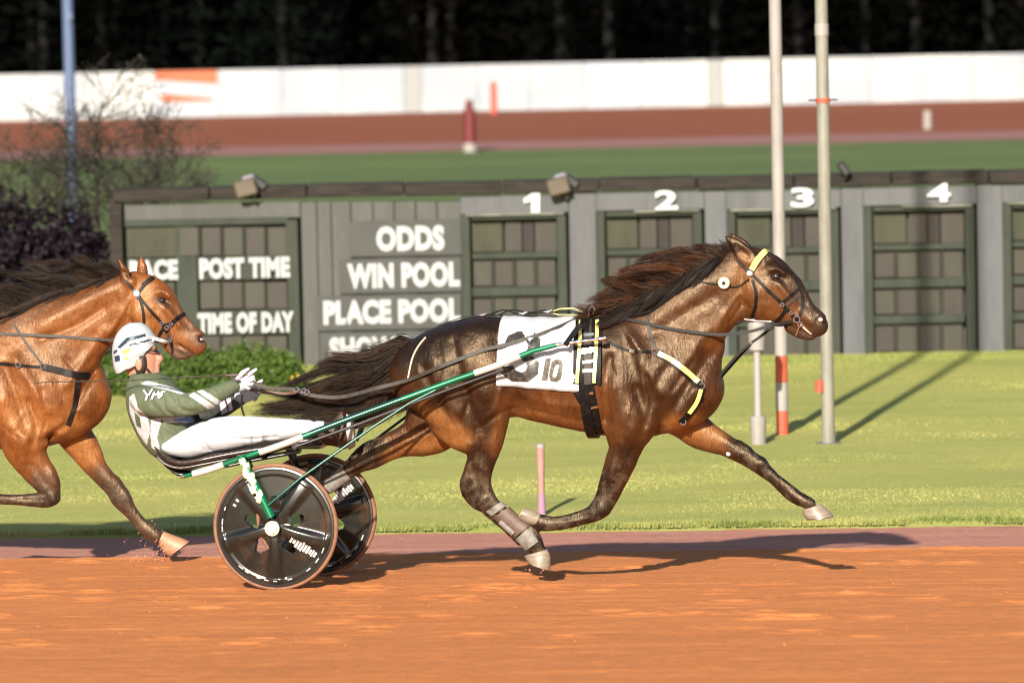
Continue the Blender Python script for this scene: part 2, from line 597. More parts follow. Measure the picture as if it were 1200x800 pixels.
# strands of hair between guide lines
def hair(name, guides, count, m, parent, rad=.0022, spread=.02, wave=.012, cols=((.012, .009, .008), (.06, .028, .014)), seg=10, seed=1, tipvar=.35, nclump=46):
    """guides: arrays (k,3) local points, ordered side by side"""
    g = np.random.default_rng(seed)
    G = np.stack([resample(catmull(q, 4), seg) for q in guides])
    cu = np.sort(g.random(nclump)) * (len(G) - 1)          # locks: strands gather towards their lock's tip
    clen = 1 - tipvar * g.random(nclump) ** 1.3; coff = g.normal(size=(nclump, 3)) * spread * 1.5
    cph = g.random((nclump, 3)) * 6.28; cfr = 3.0 + 3.5 * g.random((nclump, 3)); camp = wave * g.uniform(.5, 1.6, (nclump, 1)); ccol = g.random(nclump) ** 2.2
    V = np.zeros((count, seg, 3, 3)); Cc = np.zeros((count, seg, 3, 3))
    for i in range(count):
        u = g.random() * (len(G) - 1); a = int(min(u, len(G) - 2)); f = u - a
        p = G[a] * (1 - f) + G[a + 1] * f
        c_ = int(np.argmin(np.abs(cu - u + g.normal() * .12)))
        b_ = int(min(cu[c_], len(G) - 2)); f = cu[c_] - b_
        pc = G[b_] * (1 - f) + G[b_ + 1] * f
        sw = (np.linspace(0, 1, seg) ** .8 * .8)[:, None]
        if g.random() < .14: sw = sw * .2                 # fly-away hairs
        p = p * (1 - sw) + pc * sw
        L = clen[c_] * (1 - .25 * g.random() ** 2)
        tt = np.linspace(0, L, seg) * (seg - 1)
        p = np.stack([np.interp(tt, np.arange(seg), p[:, ax]) for ax in range(3)], 1)
        s = np.linspace(0, 1, seg)
        ph = g.random(3) * 6.28; fr_ = 2.5 + 3 * g.random(3)
        off = g.normal(size=3) * spread
        cl = np.sin(s[:, None] * cfr[c_] + cph[c_]) * camp[c_] * (s[:, None] ** 1.1) + coff[c_] * s[:, None]
        p = p + off * (.5 - .15 * s[:, None]) + np.sin(s[:, None] * fr_ * 1.3 + ph) * wave * .35 * s[:, None] + cl
        d = np.gradient(p, axis=0); d /= np.linalg.norm(d, axis=1)[:, None] + 1e-9
        a1 = np.cross(d, [0, 1, .3]); a1 /= np.linalg.norm(a1, axis=1)[:, None] + 1e-9
        a2 = np.cross(d, a1)
        r = rad * (.6 + .8 * g.random()) * (1 - .85 * s ** 2)[:, None]
        for k in range(3):
            t = 2 * math.pi * k / 3
            V[i, :, k] = p + r * (a1 * math.cos(t) + a2 * math.sin(t))
        w = np.clip(.55 * g.random() ** 2 + .6 * ccol[c_], 0, 1)
        c = np.array(cols[0]) * (1 - w) + np.array(cols[1]) * w
        Cc[i] = c * (1 + .5 * s[:, None, None])
    idx = np.arange(count * seg * 3).reshape(count, seg, 3)
    Fs = []
    for k in range(3):
        Fs.append(np.stack([idx[:, :-1, k], idx[:, :-1, (k + 1) % 3], idx[:, 1:, (k + 1) % 3], idx[:, 1:, k]], -1).reshape(-1, 4))
    return fast_mesh(name, V.reshape(-1, 3), np.vstack(Fs), m, parent, True, Cc.reshape(-1, 3))
# ------------------------------------------------------------------ ground, tracks, grass
M_dirt = mat('track_clay', (.56, .205, .068), rough=.95, spec=.15,
             noise=[((.55, 3.2, 3.2), (.49, .172, .056), .38, .66, 'MIX'), ((3, 9, 9), (.575, .22, .076), .5, .8, 'MIX'), ((60, 90, 90), (.38, .135, .046), .52, .8, 'MIX')],
             bump=[((30, 45, 45), .35, .010), (160, .5, .004)])
M_strip = mat('strip_clay', (.48, .225, .165), rough=.95, spec=.15,
              noise=[((.8, 5, 5), (.40, .18, .135), .4, .65, 'MIX'), ((40, 70, 70), (.36, .17, .13), .5, .8, 'MIX')], bump=[((30, 45, 45), .6, .012)])
M_lip = mat('scraped_clay', (.58, .30, .17), rough=.95, spec=.1, noise=[((2, 20, 20), (.42, .19, .1), .45, .65, 'MIX')])
M_turf = mat('mown_turf', (.37, .36, .11), rough=.9, spec=.1,
             noise=[((.28, 1.5, 1), (.29, .315, .09), .4, .62, 'MIX'), ((1.2, 6, 1), (.40, .38, .12), .5, .75, 'MIX'), ((14, 30, 1), (.22, .26, .06), .52, .8, 'MIX')])
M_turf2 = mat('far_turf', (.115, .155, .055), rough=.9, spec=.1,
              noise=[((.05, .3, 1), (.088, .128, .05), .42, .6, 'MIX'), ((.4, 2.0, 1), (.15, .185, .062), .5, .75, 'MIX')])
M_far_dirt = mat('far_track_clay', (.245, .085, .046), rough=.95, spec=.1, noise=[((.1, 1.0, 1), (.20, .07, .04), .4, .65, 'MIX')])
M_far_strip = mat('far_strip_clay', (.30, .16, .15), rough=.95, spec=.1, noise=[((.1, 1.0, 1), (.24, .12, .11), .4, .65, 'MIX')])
M_blade = mat('grass_blade', (.2, .25, .04), rough=.6, spec=.25, tint=True)

def tq(u, q, z):
    return (TF.x * u + TL.x * q, TF.y * u + TL.y * q, z)

def ground_sheets():
    # one sheet out to the horizon; it dips under the track
    qs = [-1500, Q0 - 25, QG, QG + 1.0, 1800]
    zs = [float(surf_z(np.array(Q0 - 25))) - .06, float(surf_z(np.array(Q0 - 25))) - .06, ZG - .06, ZG, ZG]
    V = []; us = [-1800, -60, 60, 1800]
    for q, z in zip(qs, zs):
        for u in us: V.append(tq(u, q, z))
    n = len(us)
    F = [(i * n + j, i * n + j + 1, (i + 1) * n + j + 1, (i + 1) * n + j) for i in range(len(qs) - 1) for j in range(n - 1)]
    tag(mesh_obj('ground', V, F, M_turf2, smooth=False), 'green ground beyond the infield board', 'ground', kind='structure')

    # raked racing surface with real relief
    def relief(name, u0, u1, q0, q1, du, dq, m, amp, zoff, edge0=None, edge1=None):
        nu = int((u1 - u0) / du) + 1; nq = int((q1 - q0) / dq) + 1
        u = np.linspace(u0, u1, nu)[:, None] + np.zeros((1, nq)); q = np.linspace(q0, q1, nq)[None, :] + np.zeros((nu, 1))
        t = np.linspace(0, 1, nq)[None, :]
        if edge0: q = q + edge0(u) * (1 - t) ** 8
        if edge1: q = q + edge1(u) * t ** 8
        h = (fbm(u * 1.5, q * 7, 3) - .5) * amp * 1.6 + (fbm(u * 9, q * 26, 4) - .5) * amp + (fbm(u * 30, q * 50, 3) - .5) * amp * .7
        z = surf_z(q) + h + zoff
        return u, q, z, nu, nq
    def put(name, u, q, z, nu, nq, m):
        V = np.stack([TF.x * u + TL.x * q, TF.y * u + TL.y * q, z], -1).reshape(-1, 3)
        i = np.arange(nu * nq).reshape(nu, nq)
        F = np.stack([i[:-1, :-1], i[1:, :-1], i[1:, 1:], i[:-1, 1:]], -1).reshape(-1, 4)
        return fast_mesh(name, V, F, m)
    e1 = lambda u: (fbm(u * 1.3, u * 0 + 3, 4) - .5) * .10
    u, q, z, nu, nq = relief('t', -5.5, 5.5, Q0 - 7.5, QE, .022, .024, M_dirt, .009, .0)
    t = np.linspace(0, 1, nq)[None, :]
    q = q + e1(u) * t ** 6
    # wheel ruts and hoof marks along the line of travel
    for qq, w, d in ((Q0 + .05, .03, .012), (Q0 - 1.1, .04, .008), (Q0 - 1.9, .03, .007), (Q0 - .5, .05, .006)):
        z -= d * np.exp(-((q - qq - .05 * np.sin(u * .8)) / w) ** 2) * (.4 + .6 * fbm(u * 2, q * 0 + 9, 2))
    g = np.random.default_rng(5)
    for _ in range(150):
        uu, qq = g.uniform(-5, 5), g.uniform(Q0 - 4, QE - .1); r = g.uniform(.05, .09)
        d2 = ((u - uu) / (r * 1.5)) ** 2 + ((q - qq) / r) ** 2
        z += -.016 * np.exp(-d2 * 2.2) + .009 * np.exp(-(np.sqrt(d2) - 1.35) ** 2 * 8)
    z += .012 * np.exp(-((q - (QE + e1(u))) / .05) ** 2)
    tag(put('racetrack', u, q, z, nu, nq, M_dirt), 'raked orange clay racing surface', 'track', kind='structure')
    # the same surface running on beyond the close-up part
    for nm, (ua, ub), (qa, qb) in (('racetrack', (-400, -5.5), (Q0 - 25, QE)), ('racetrack', (5.5, 400), (Q0 - 25, QE)), ('racetrack', (-5.5, 5.5), (Q0 - 25, Q0 - 7.5))):
        o = mesh_obj(nm, [tq(ua, qa, float(surf_z(np.array(qa)))), tq(ub, qa, float(surf_z(np.array(qa)))), tq(ub, qb, float(surf_z(np.array(qb)))), tq(ua, qb, float(surf_z(np.array(qb))))], [(0, 1, 2, 3)], M_dirt)
        tag(o, 'orange clay racing surface running on past the picture', 'track', kind='structure')
    # strip of paler, pinker dirt at the foot of the grass
    e2 = lambda u: (fbm(u * 2.1, u * 0 + 7, 4) - .5) * .22
    u, q, z, nu, nq = relief('s', -5.5, 5.5, QE - .12, QG + .12, .03, .03, M_strip, .009, -.016)
    t = np.linspace(0, 1, nq)[None, :]
    q = q + e2(u) * t ** 4
    tag(put('dirt_strip', u, q, z, nu, nq, M_strip), 'dusty pinkish strip between track and grass', 'dirt strip', kind='structure')
    for ua, ub in ((-400, -5.5), (5.5, 400)):
        o = mesh_obj('dirt_strip', [tq(ua, QE, float(surf_z(np.array(QE))) - .01), tq(ub, QE, float(surf_z(np.array(QE))) - .01), tq(ub, QG, ZG - .01), tq(ua, QG, ZG - .01)], [(0, 1, 2, 3)], M_strip)
        tag(o, 'pinkish dirt strip running on past the picture', 'dirt strip', kind='structure')
    # scraped pale lip between the two
    uu = np.linspace(-5.5, 5.5, 300); mb = MB()
    qq = QE + e1(uu) + .006 + .012 * (fbm(uu * 6, uu * 0, 3) - .5)
    V = []
    for k, (a, b) in enumerate(zip(uu, qq)):
        zz = float(surf_z(np.array(b)))
        w = .006 + .028 * float(fbm(np.array(a * 3.0), np.array(2.0), 3)); hh = .010 + .012 * float(fbm(np.array(a * 7.0), np.array(5.0), 3))
        V += [tq(a, b - w, zz - .006), tq(a, b, zz + hh), tq(a, b + w, zz - .02)]
    F = []
    for k in range(len(uu) - 1):
        for c in (0, 1): F.append((k * 3 + c, (k + 1) * 3 + c, (k + 1) * 3 + c + 1, k * 3 + c + 1))
    tag(mesh_obj('track_edge', V, F, M_lip), 'pale scraped lip along the inner edge of the track', 'track edge', kind='structure')

    # near lawn of the infield, up to the board, gently uneven
    nu, nq = 140, 90
    u = np.linspace(-30, 30, nu)[:, None] + np.zeros((1, nq)); q = QG - .22 + (np.linspace(0, 1, nq)[None, :] ** 1.4) * 24 + np.zeros((nu, 1))
    z = ZG + .006 + fbm(u * .8, q * .8, 3) * .02
    z = np.where(q < QG + .02, ZG - .03, z)
    o = put('infield_lawn', u, q, z, nu, nq, M_turf); tag(o, 'bright mown lawn between track and board', 'lawn', kind='structure')
    # blades
    g = np.random.default_rng(11); N = 330000
    du = g.uniform(-5.2, 5.2, N); dq = QG + .0 + 16.5 * g.random(N) ** 1.35
    edge = QG - .08 + .34 * (fbm(du * 2.1, du * 0 + 7, 4) - .5) + .16 * (fbm(du * 9, du * 0 + 1, 3) - .5) + g.exponential(.06, N)
    keep = dq > edge; du, dq, edge = du[keep], dq[keep], edge[keep]; N = len(du)
    sc = 1 + .5 * (dq - QG) / 16
    hgt = g.uniform(.007, .019, N) * (.6 + .8 * fbm(du * 1.1, dq * 2.2, 3)); w = g.uniform(.003, .006, N) * sc
    ang = g.uniform(0, 6.28, N); lean = g.normal(size=(N, 2)) * .014
    B = np.stack([TF.x * du + TL.x * dq, TF.y * du + TL.y * dq, np.full(N, ZG + .006)], -1)
    d = np.stack([np.cos(ang), np.sin(ang) * .6, np.zeros(N)], -1) * w[:, None]
    T = B + np.c_[lean, hgt]
    V = np.stack([B - d, B + d, T], 1).reshape(-1, 3)
    F = np.arange(3 * N).reshape(N, 3)
    mixv = np.clip((fbm(du * .5, dq * 1.8, 3) - .5) * 2.2 + .5 + g.normal(size=N) * .10, 0, 1)[:, None]
    C = np.array((.27, .295, .085)) * (1 - mixv) + np.array((.44, .42, .145)) * mixv
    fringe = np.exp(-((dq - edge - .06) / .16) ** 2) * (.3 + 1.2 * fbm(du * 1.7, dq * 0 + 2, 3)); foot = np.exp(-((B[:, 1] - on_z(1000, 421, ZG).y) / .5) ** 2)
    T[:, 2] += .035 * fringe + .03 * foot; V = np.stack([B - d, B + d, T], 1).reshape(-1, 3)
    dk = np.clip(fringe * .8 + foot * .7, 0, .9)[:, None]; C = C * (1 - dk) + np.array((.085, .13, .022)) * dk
    dead = g.random(N) < .012; C[dead] = (.42, .36, .15)
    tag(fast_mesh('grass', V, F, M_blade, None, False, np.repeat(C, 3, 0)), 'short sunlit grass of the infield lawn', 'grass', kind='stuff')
    # clods and crumbs thrown on the surface
    N = 450; V = []; F = []
    base = np.array([(1, 0, 0), (-1, 0, 0), (0, 1, 0), (0, -1, 0), (0, 0, 1), (0, 0, -.4)], float); bf = [(0, 2, 4), (2, 1, 4), (1, 3, 4), (3, 0, 4), (2, 0, 5), (1, 2, 5), (3, 1, 5), (0, 3, 5)]
    for i in range(N):
        a, b = g.uniform(-4.6, 4.6), g.uniform(Q0 - 4.5, QE - .05); r = .002 + .006 * g.random() ** 4
        p = np.array(tq(a, b, float(surf_z(np.array(b))) + r * .2))
        k = len(V); V += list(p + base * r * g.uniform(.6, 1.4, (6, 3))); F += [tuple(j + k for j in t) for t in bf]
    tag(mesh_obj('clods', np.array(V), F, M_dirt, smooth=False), 'small clods and crumbs of clay on the track', 'clods', kind='stuff')
    # far side of the oval
    yl = [at(600, y, 0) for y in (0,)]
    def zline(py): return on_z(600, py, ZG).y
    yf0, yf1, yf2 = zline(176), zline(166), zline(130)
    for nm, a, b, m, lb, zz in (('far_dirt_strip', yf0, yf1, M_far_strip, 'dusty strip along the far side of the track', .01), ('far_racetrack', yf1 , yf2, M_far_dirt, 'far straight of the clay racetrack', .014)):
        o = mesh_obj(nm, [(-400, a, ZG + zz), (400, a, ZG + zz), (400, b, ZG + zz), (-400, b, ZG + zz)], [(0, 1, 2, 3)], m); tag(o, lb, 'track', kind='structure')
    return yf2
Y_FAR = ground_sheets()
# ------------------------------------------------------------------ materials of horses and harness
M_coat = mat('bay_coat', (.1, .04, .015), rough=.46, spec=.6, tint=True,
             noise=[((7, 7, 7), (.50, .46, .42), .45, .75, 'MULTIPLY'), ((24, 24, 9), (.66, .63, .6), .48, .72, 'MULTIPLY'), ((90, 90, 40), (.7, .68, .66), .45, .7, 'MULTIPLY'), ((320, 320, 110), (.6, .58, .56), .45, .7, 'MULTIPLY')],
             bump=[((72, 72, 22), .75, .005), (15, .3, .006), ((260, 260, 80), .6, .003)])
_n = M_coat.node_tree.nodes; _b = _n['Principled BSDF']; _t = _n.new('ShaderNodeTexNoise'); _t.inputs['Scale'].default_value = 16; _t.inputs['Detail'].default_value = 8; _t.inputs['Roughness'].default_value = .7
_b.inputs['Specular Tint'].default_value = (1.0, .76, .52, 1); _b.inputs['Sheen Weight'].default_value = .0; _b.inputs['Sheen Roughness'].default_value = .4
_tc = _n.new('ShaderNodeTexCoord'); M_coat.node_tree.links.new(_tc.outputs['Object'], _t.inputs['Vector'])
_r = _n.new('ShaderNodeMapRange'); _r.inputs[1].default_value = .35; _r.inputs[2].default_value = .65; _r.inputs[3].default_value = .31; _r.inputs[4].default_value = .52
M_coat.node_tree.links.new(_t.outputs[0], _r.inputs[0]); M_coat.node_tree.links.new(_r.outputs[0], _b.inputs['Roughness'])
M_hair = mat('horse_hair', (.02, .015, .01), rough=.5, spec=.22, tint=True)
M_hoof = mat('hoof_horn', (.25, .205, .155), rough=.42, noise=[((10, 10, 60), (.15, .115, .085), .4, .7, 'MIX')], bump=[((8, 8, 120), .2, .001)])
M_eye = mat('eye_glossy', (.008, .005, .004), rough=.06, spec=.8)
M_leather = mat('black_leather', (.006, .005, .005), rough=.5, spec=.15, noise=[((40, 40, 40), (.02, .016, .013), .5, .75, 'MIX')], bump=[(150, .3, .001)])
M_leather2 = mat('grey_leather', (.04, .032, .025), rough=.55, spec=.3, noise=[((40, 40, 40), (.012, .010, .008), .45, .7, 'MIX')])
M_yellow = mat('yellow_vinyl', (.86, .74, .2), rough=.35, noise=[((30, 30, 30), (.6, .48, .12), .55, .8, 'MIX')])
M_cream = mat('cream_felt', (.75, .62, .38), rough=.8)
M_chrome = mat('chrome', (.75, .74, .72), rough=.18, metal=1.0)
M_white = mat('white_nylon', (.45, .475, .51), rough=.55, noise=[((25, 25, 25), (.37, .385, .41), .5, .8, 'MIX')], bump=[(60, .3, .003)])
M_num = mat('numeral_ink', (.025, .024, .022), rough=.4, noise=[((35, 35, 35), (.12, .105, .08), .5, .7, 'MIX')])
M_num2 = mat('numeral_ink_faded', (.055, .045, .032), rough=.6, noise=[((60, 60, 60), (.16, .135, .10), .45, .65, 'MIX')])
M_boot = mat('grey_boot', (.2, .185, .165), rough=.6, noise=[((30, 30, 30), (.1, .085, .07), .45, .7, 'MIX')], bump=[(60, .4, .003)])
M_boot2 = mat('brown_boot', (.11, .07, .05), rough=.55, noise=[((30, 30, 30), (.06, .035, .025), .45, .7, 'MIX')])
M_dknose = mat('dark_nostril', (.012, .008, .007), rough=.5)
M_pink = mat('nostril_lining', (.62, .34, .28), rough=.35)
M_sole = mat('pale_sole', (.62, .5, .34), rough=.6)

H1F = Frame((0, 0, 0), R(-10.5))
# the sulky stands on the ground midway between its wheel contacts
_a = on_z(325, 690, 0.0)
H1F.o = _a + H1F.l * 0.53
H1F.o.z = 0.0

BLK = (.007, .0055, .005); DK = (.0085, .0038, .003); BR = (.060, .0205, .007); TAN = (.26, .105, .032); RED = (.15, .053, .0155)

def muddy(C, P, X, Y, lines):
    """dried splashes of clay on the lower legs"""
    for pts, w in lines:
        d2 = np.full(len(X), 1e9)
        for a, b in zip(pts[:-1], pts[1:]):
            a = np.array(a, float); ab = np.array(b, float) - a
            t = np.clip(((X - a[0]) * ab[0] + (Y - a[1]) * ab[1]) / (ab @ ab), 0, 1)
            d2 = np.minimum(d2, (X - a[0] - t * ab[0]) ** 2 + (Y - a[1] - t * ab[1]) ** 2)
        n = fbm(P[:, 0] * 34 + P[:, 1] * 9, P[:, 2] * 34 + P[:, 1] * 21, 4)
        k = np.clip((n - .55) * 7, 0, .45) * np.exp(-(d2 / (2 * w * w)) ** 2)
        C = C * (1 - k[:, None]) + np.array((.10, .068, .046)) * k[:, None]
    return C

def horse_one():
    fr = H1F
    root = empty('racehorse', fr.o, fr.yaw)
    tag(root, 'dark bay racehorse in front pulling the sulky, white saddlecloth number 3', 'horse')
    s = Sculpt(fr, fr.loc(335, 690, .0) * [1, 0, 0] + [0, -.36, .0], fr.loc(985, 262, 0) * [1, 0, 1] + [0, .36, 0.02], .0088)
    s.lo  # grid spans hooves to ears
    # trunk
    s.chain([(481, 420, 481, 448, .09), (490, 403, 490, 470, .165), (510, 389, 510, 488, .215), (540, 376, 540, 490, .25), (575, 372, 575, 483, .25),
             (610, 373, 610, 488, .255), (640, 374, 640, 495, .262), (670, 373, 670, 502, .262), (700, 369, 700, 508, .25), (730, 366, 730, 512, .228),
             (760, 374, 760, 510, .21), (788, 392, 788, 505, .185), (810, 415, 810, 493, .15), (820, 436, 820, 478, .10)], 0, .02)
    # neck
    s.chain([(716, 366, 800, 492, .165), (740, 350, 824, 455, .14), (773, 331, 836, 418, .112), (808, 313, 850, 394, .092), (840, 298, 867, 378, .082), (860, 290, 882, 364, .076)], 0, .05)
    # head
    s.chain([(868, 290, 874, 358, .066), (882, 290, 880, 371, .078), (896, 296, 889, 376, .083), (909, 306, 898, 377, .08), (921, 316, 906, 377, .07), (930, 327, 913, 379, .06),
             (938, 338, 920, 382, .053), (945, 347.5, 926, 386, .049), (952, 355.5, 933, 390, .048), (958.5, 362, 942, 392.5, .049), (963, 368, 950, 393, .047), (965, 373, 956, 391.5, .042), (965.5, 377, 959.5, 388, .034)], 0, .02)
    s.chain([(924, 376, 928, 390, .032), (937, 382, 935, 396, .034), (947, 388, 944, 398, .032), (953, 392, 951, 398.5, .026)], 0, .006)
    # ears
    for v, d in ((-.048, 0), (.05, 0)):
        if v < 0: s.chain([(868, 306, 889, 305, .024), (861, 297, 880, 293, .026), (855, 288, 869, 284, .021), (851, 281, 857, 279, .012), (849.5, 277.5, 851, 277, .006)], v - .012, .008)
        else: s.chain([(866, 296, 882, 291, .022), (861, 287, 875, 284, .022), (857, 279, 864, 278, .015), (855, 274, 857, 273, .006)], v + .012, .008)
    # near hind
    s.chain([(500, 425, 580, 430, .10, -.11), (488, 452, 593, 462, .115, -.125), (500, 475, 596, 483, .105), (522, 497, 593, 499, .085), (544, 519, 589, 514, .064),
             (547, 540, 581, 537, .048), (544, 560, 576, 555, .04), (541, 574, 577, 571, .04), (549, 586, 580, 580, .036), (567, 598, 586, 588, .029), (586, 614, 603, 603, .025),
             (604, 630, 621, 616, .029), (612, 640, 633, 626, .036), (621, 647, 637, 637, .029), (627, 652, 641, 644, .027)], -.125, .035)
    s.chain([(551, 530, 556, 530, .016), (545, 548, 550, 549, .015), (539, 564, 546, 566, .02), (541, 578, 549, 577, .02)], -.125, .012)      # heel bone and tendon
    s.chain([(566, 600, 571, 602, .014), (588, 617, 593, 620, .013), (606, 634, 612, 638, .018)], -.125, .008)
    # far hind
    s.chain([(500, 430, 570, 450, .10, .11), (480, 470, 550, 500, .10), (476, 492, 522, 521, .08), (462, 504, 490, 528, .062), (446, 512, 466, 536, .05), (430, 519, 444, 547, .043),
             (416, 529, 426, 553, .039), (401, 547, 412, 560, .032), (379, 564, 388, 577, .027), (364, 573, 372, 587, .032), (354, 578, 362, 592, .03)], .13, .03)
    s.chain([(462, 503, 466, 508, .016), (446, 511, 449, 516, .015), (429, 517, 434, 524, .02), (417, 526, 424, 532, .018)], .13, .012)
    # near fore
    s.chain([(712, 440, 790, 455, .10, -.10), (707, 475, 775, 492, .10, -.125), (710, 503, 760, 511, .083), (714, 519, 752, 528, .063), (709, 540, 744, 545, .053), (702, 564, 732, 570, .043),
             (697, 581, 722, 589, .039), (691, 591, 714, 600, .039), (686, 595, 699, 610, .036), (667, 602, 672, 618, .026), (650, 606, 652, 621, .025), (635, 605, 641, 622, .033), (626, 602, 632, 617, .028)], -.125, .03)
    s.ball(707, 597, -.125, 0, 8, .042, .012)
    s.chain([(662, 603, 665, 606, .013), (648, 605, 650, 608, .013), (634, 603, 638, 608, .02)], -.125, .008)
    # far fore
    s.chain([(800, 462, 768, 500, .09, .10), (820, 480, 788, 508, .085), (836, 496, 806, 519, .066), (860, 512, 839, 529, .05), (882, 527, 866, 542, .042), (897, 542, 883, 552, .04),
             (912, 554, 903, 566, .03), (930, 568, 919, 581, .026), (945, 580, 933, 590, .033), (955, 586, 942, 594, .028)], .125, .03)
    s.ball(890, 544, .125, 0, 8.5, .042, .012)
    s.chain([(905, 565, 908, 568, .013), (920, 579, 924, 583, .014), (934, 588, 938, 592, .02)], .125, .008)
    # muscles and grooves (px strokes)
    for p, sg, a in [
        ([(588, 480), (590, 500), (582, 520)], 5, .006), ([(545, 395), (560, 430), (570, 460)], 12, .012), ([(505, 405), (520, 445), (535, 480)], 9, .010),
        ([(585, 400), (600, 440), (606, 478)], 7, -.016), ([(534, 400), (545, 440), (556, 480), (566, 505)], 4, -.009), ([(500, 430), (515, 465), (535, 495)], 4, -.008),
        ([(560, 383), (568, 388)], 9, .014), ([(575, 460), (582, 472)], 12, .014), ([(556, 520), (560, 545)], 4, .006), ([(568, 515), (566, 545)], 3, -.006),
        ([(742, 395), (760, 430), (775, 460)], 5, .010), ([(735, 400), (745, 440), (752, 470)], 6, -.007), ([(775, 430), (785, 460), (790, 480)], 7, .010), ([(724, 455), (735, 480), (742, 500)], 13, .018),
        ([(716, 420), (712, 460), (712, 490)], 5, -.015), ([(748, 455), (756, 485), (752, 510)], 4, -.011), ([(775, 490), (768, 460), (782, 430)], 4, -.009),
        ([(770, 505), (785, 488), (808, 450), (825, 415)], 4, -.009), ([(790, 492), (815, 458)], 6, .012),
        ([(858, 384), (836, 410), (815, 445)], 4, -.010), ([(845, 372), (820, 400), (800, 430)], 6, .009), ([(770, 370), (800, 345), (840, 325)], 10, .008), ([(760, 395), (795, 372), (835, 348)], 5, -.006),
        ([(724, 528), (716, 560)], 4, .007), ([(735, 535), (724, 570)], 3, -.005), ([(730, 520), (738, 545)], 4, .006),
        ([(622, 400), (620, 440), (628, 478)], 4, .004), ([(640, 400), (640, 445), (648, 485)], 4, .004), ([(660, 400), (662, 450), (668, 490)], 4, .004),
        ([(650, 405), (651, 450), (658, 490)], 4, -.004), ([(631, 405), (630, 445), (638, 480)], 4, -.004),
        # head: orbit, facial crest, cheek, nasal hollow, nostril, mouth
        ([(899, 314), (908, 314), (916, 321)], 3, .008), ([(906, 325), (912, 326)], 3.4, -.012), ([(902, 318), (909, 316), (917, 322)], 1.6, .007), ([(903, 330), (912, 332)], 1.8, .004), ([(912, 335), (924, 350), (930, 357)], 2.5, .006), ([(914, 328), (930, 348), (940, 358)], 3, -.005),
        ([(884, 345), (892, 360)], 9, .009), ([(892, 312), (898, 306)], 4, -.006), ([(903, 345), (910, 365)], 4, -.005), ([(866, 352), (876, 366)], 4, -.009), ([(868, 318), (866, 340)], 4, -.008),
        ([(957, 369), (963, 372)], 2.4, .004), ([(959, 375.5), (962, 376)], 2.0, -.006), ([(936, 378), (944, 385)], 1.2, -.006), ([(938, 366), (948, 378)], 4, .005),
        ([(868, 297), (874, 301)], 3.0, -.012), ([(862, 290), (866, 295)], 2.5, -.008),
        # veins, skin folds, ribs and flank
        ([(742, 470), (738, 490), (744, 505), (738, 525), (728, 548)], 1.4, .004), ([(720, 430), (728, 450), (722, 470)], 1.6, -.004), ([(760, 440), (764, 470), (758, 498)], 2.0, -.006), ([(752, 425), (757, 455)], 2.0, .005),
        ([(600, 478), (580, 488), (566, 500)], 2.0, -.006), ([(590, 455), (584, 476), (570, 492)], 2.2, .006), ([(552, 470), (545, 495), (552, 515)], 2.2, -.007), ([(528, 455), (530, 480), (540, 500)], 2.0, .006), ([(515, 400), (520, 425), (516, 450)], 2.5, -.006),
        ([(862, 348), (848, 368), (838, 388)], 1.8, .005), ([(868, 356), (852, 380)], 1.5, -.006), ([(880, 376), (868, 366), (866, 350)], 1.8, -.006), ([(896, 340), (906, 352), (914, 366)], 1.2, .003), ([(922, 356), (928, 370), (936, 374)], 1.3, .0035), ([(892, 334), (886, 350)], 1.2, .0025),
        ([(790, 455), (800, 440), (812, 424)], 2.2, -.006), ([(730, 380), (745, 400), (760, 415)], 3.0, .006), ([(700, 440), (706, 470), (704, 495)], 2.4, .005), ([(612, 460), (640, 470), (680, 476)], 3.0, .004), ([(620, 478), (650, 486), (690, 494)], 2.2, -.004),
        ([(572, 520), (566, 548)], 1.6, .005), ([(560, 500), (556, 530)], 1.8, -.005), ([(500, 500), (470, 515)], 1.8, -.005), ([(510, 505), (480, 522)], 2.0, .005), ([(830, 500), (855, 522)], 1.8, -.005), ([(845, 505), (872, 530)], 1.8, .004),
        # joints and tendons
        ([(553, 560), (557, 572)], 3.5, .006), ([(566, 562), (568, 578)], 3, -.005), ([(548, 545), (543, 568)], 2.5, .006), ([(575, 598), (600, 618)], 2, -.004), ([(566, 592), (598, 622)], 1.6, .003),
        ([(704, 592), (700, 602)], 4, .005), ([(660, 608), (690, 603)], 1.8, -.004), ([(884, 540), (892, 548)], 4, .005), ([(905, 560), (932, 580)], 1.8, -.004),
        ([(430, 530), (426, 545)], 4, .005), ([(446, 522), (470, 510)], 3, -.006)]:
        s.stroke(p, sg * .95, a * 1.45)
    s.add_noise(14, .003)
    P, F = s.mesh(1)
    X, Y = to_px(fr, P)
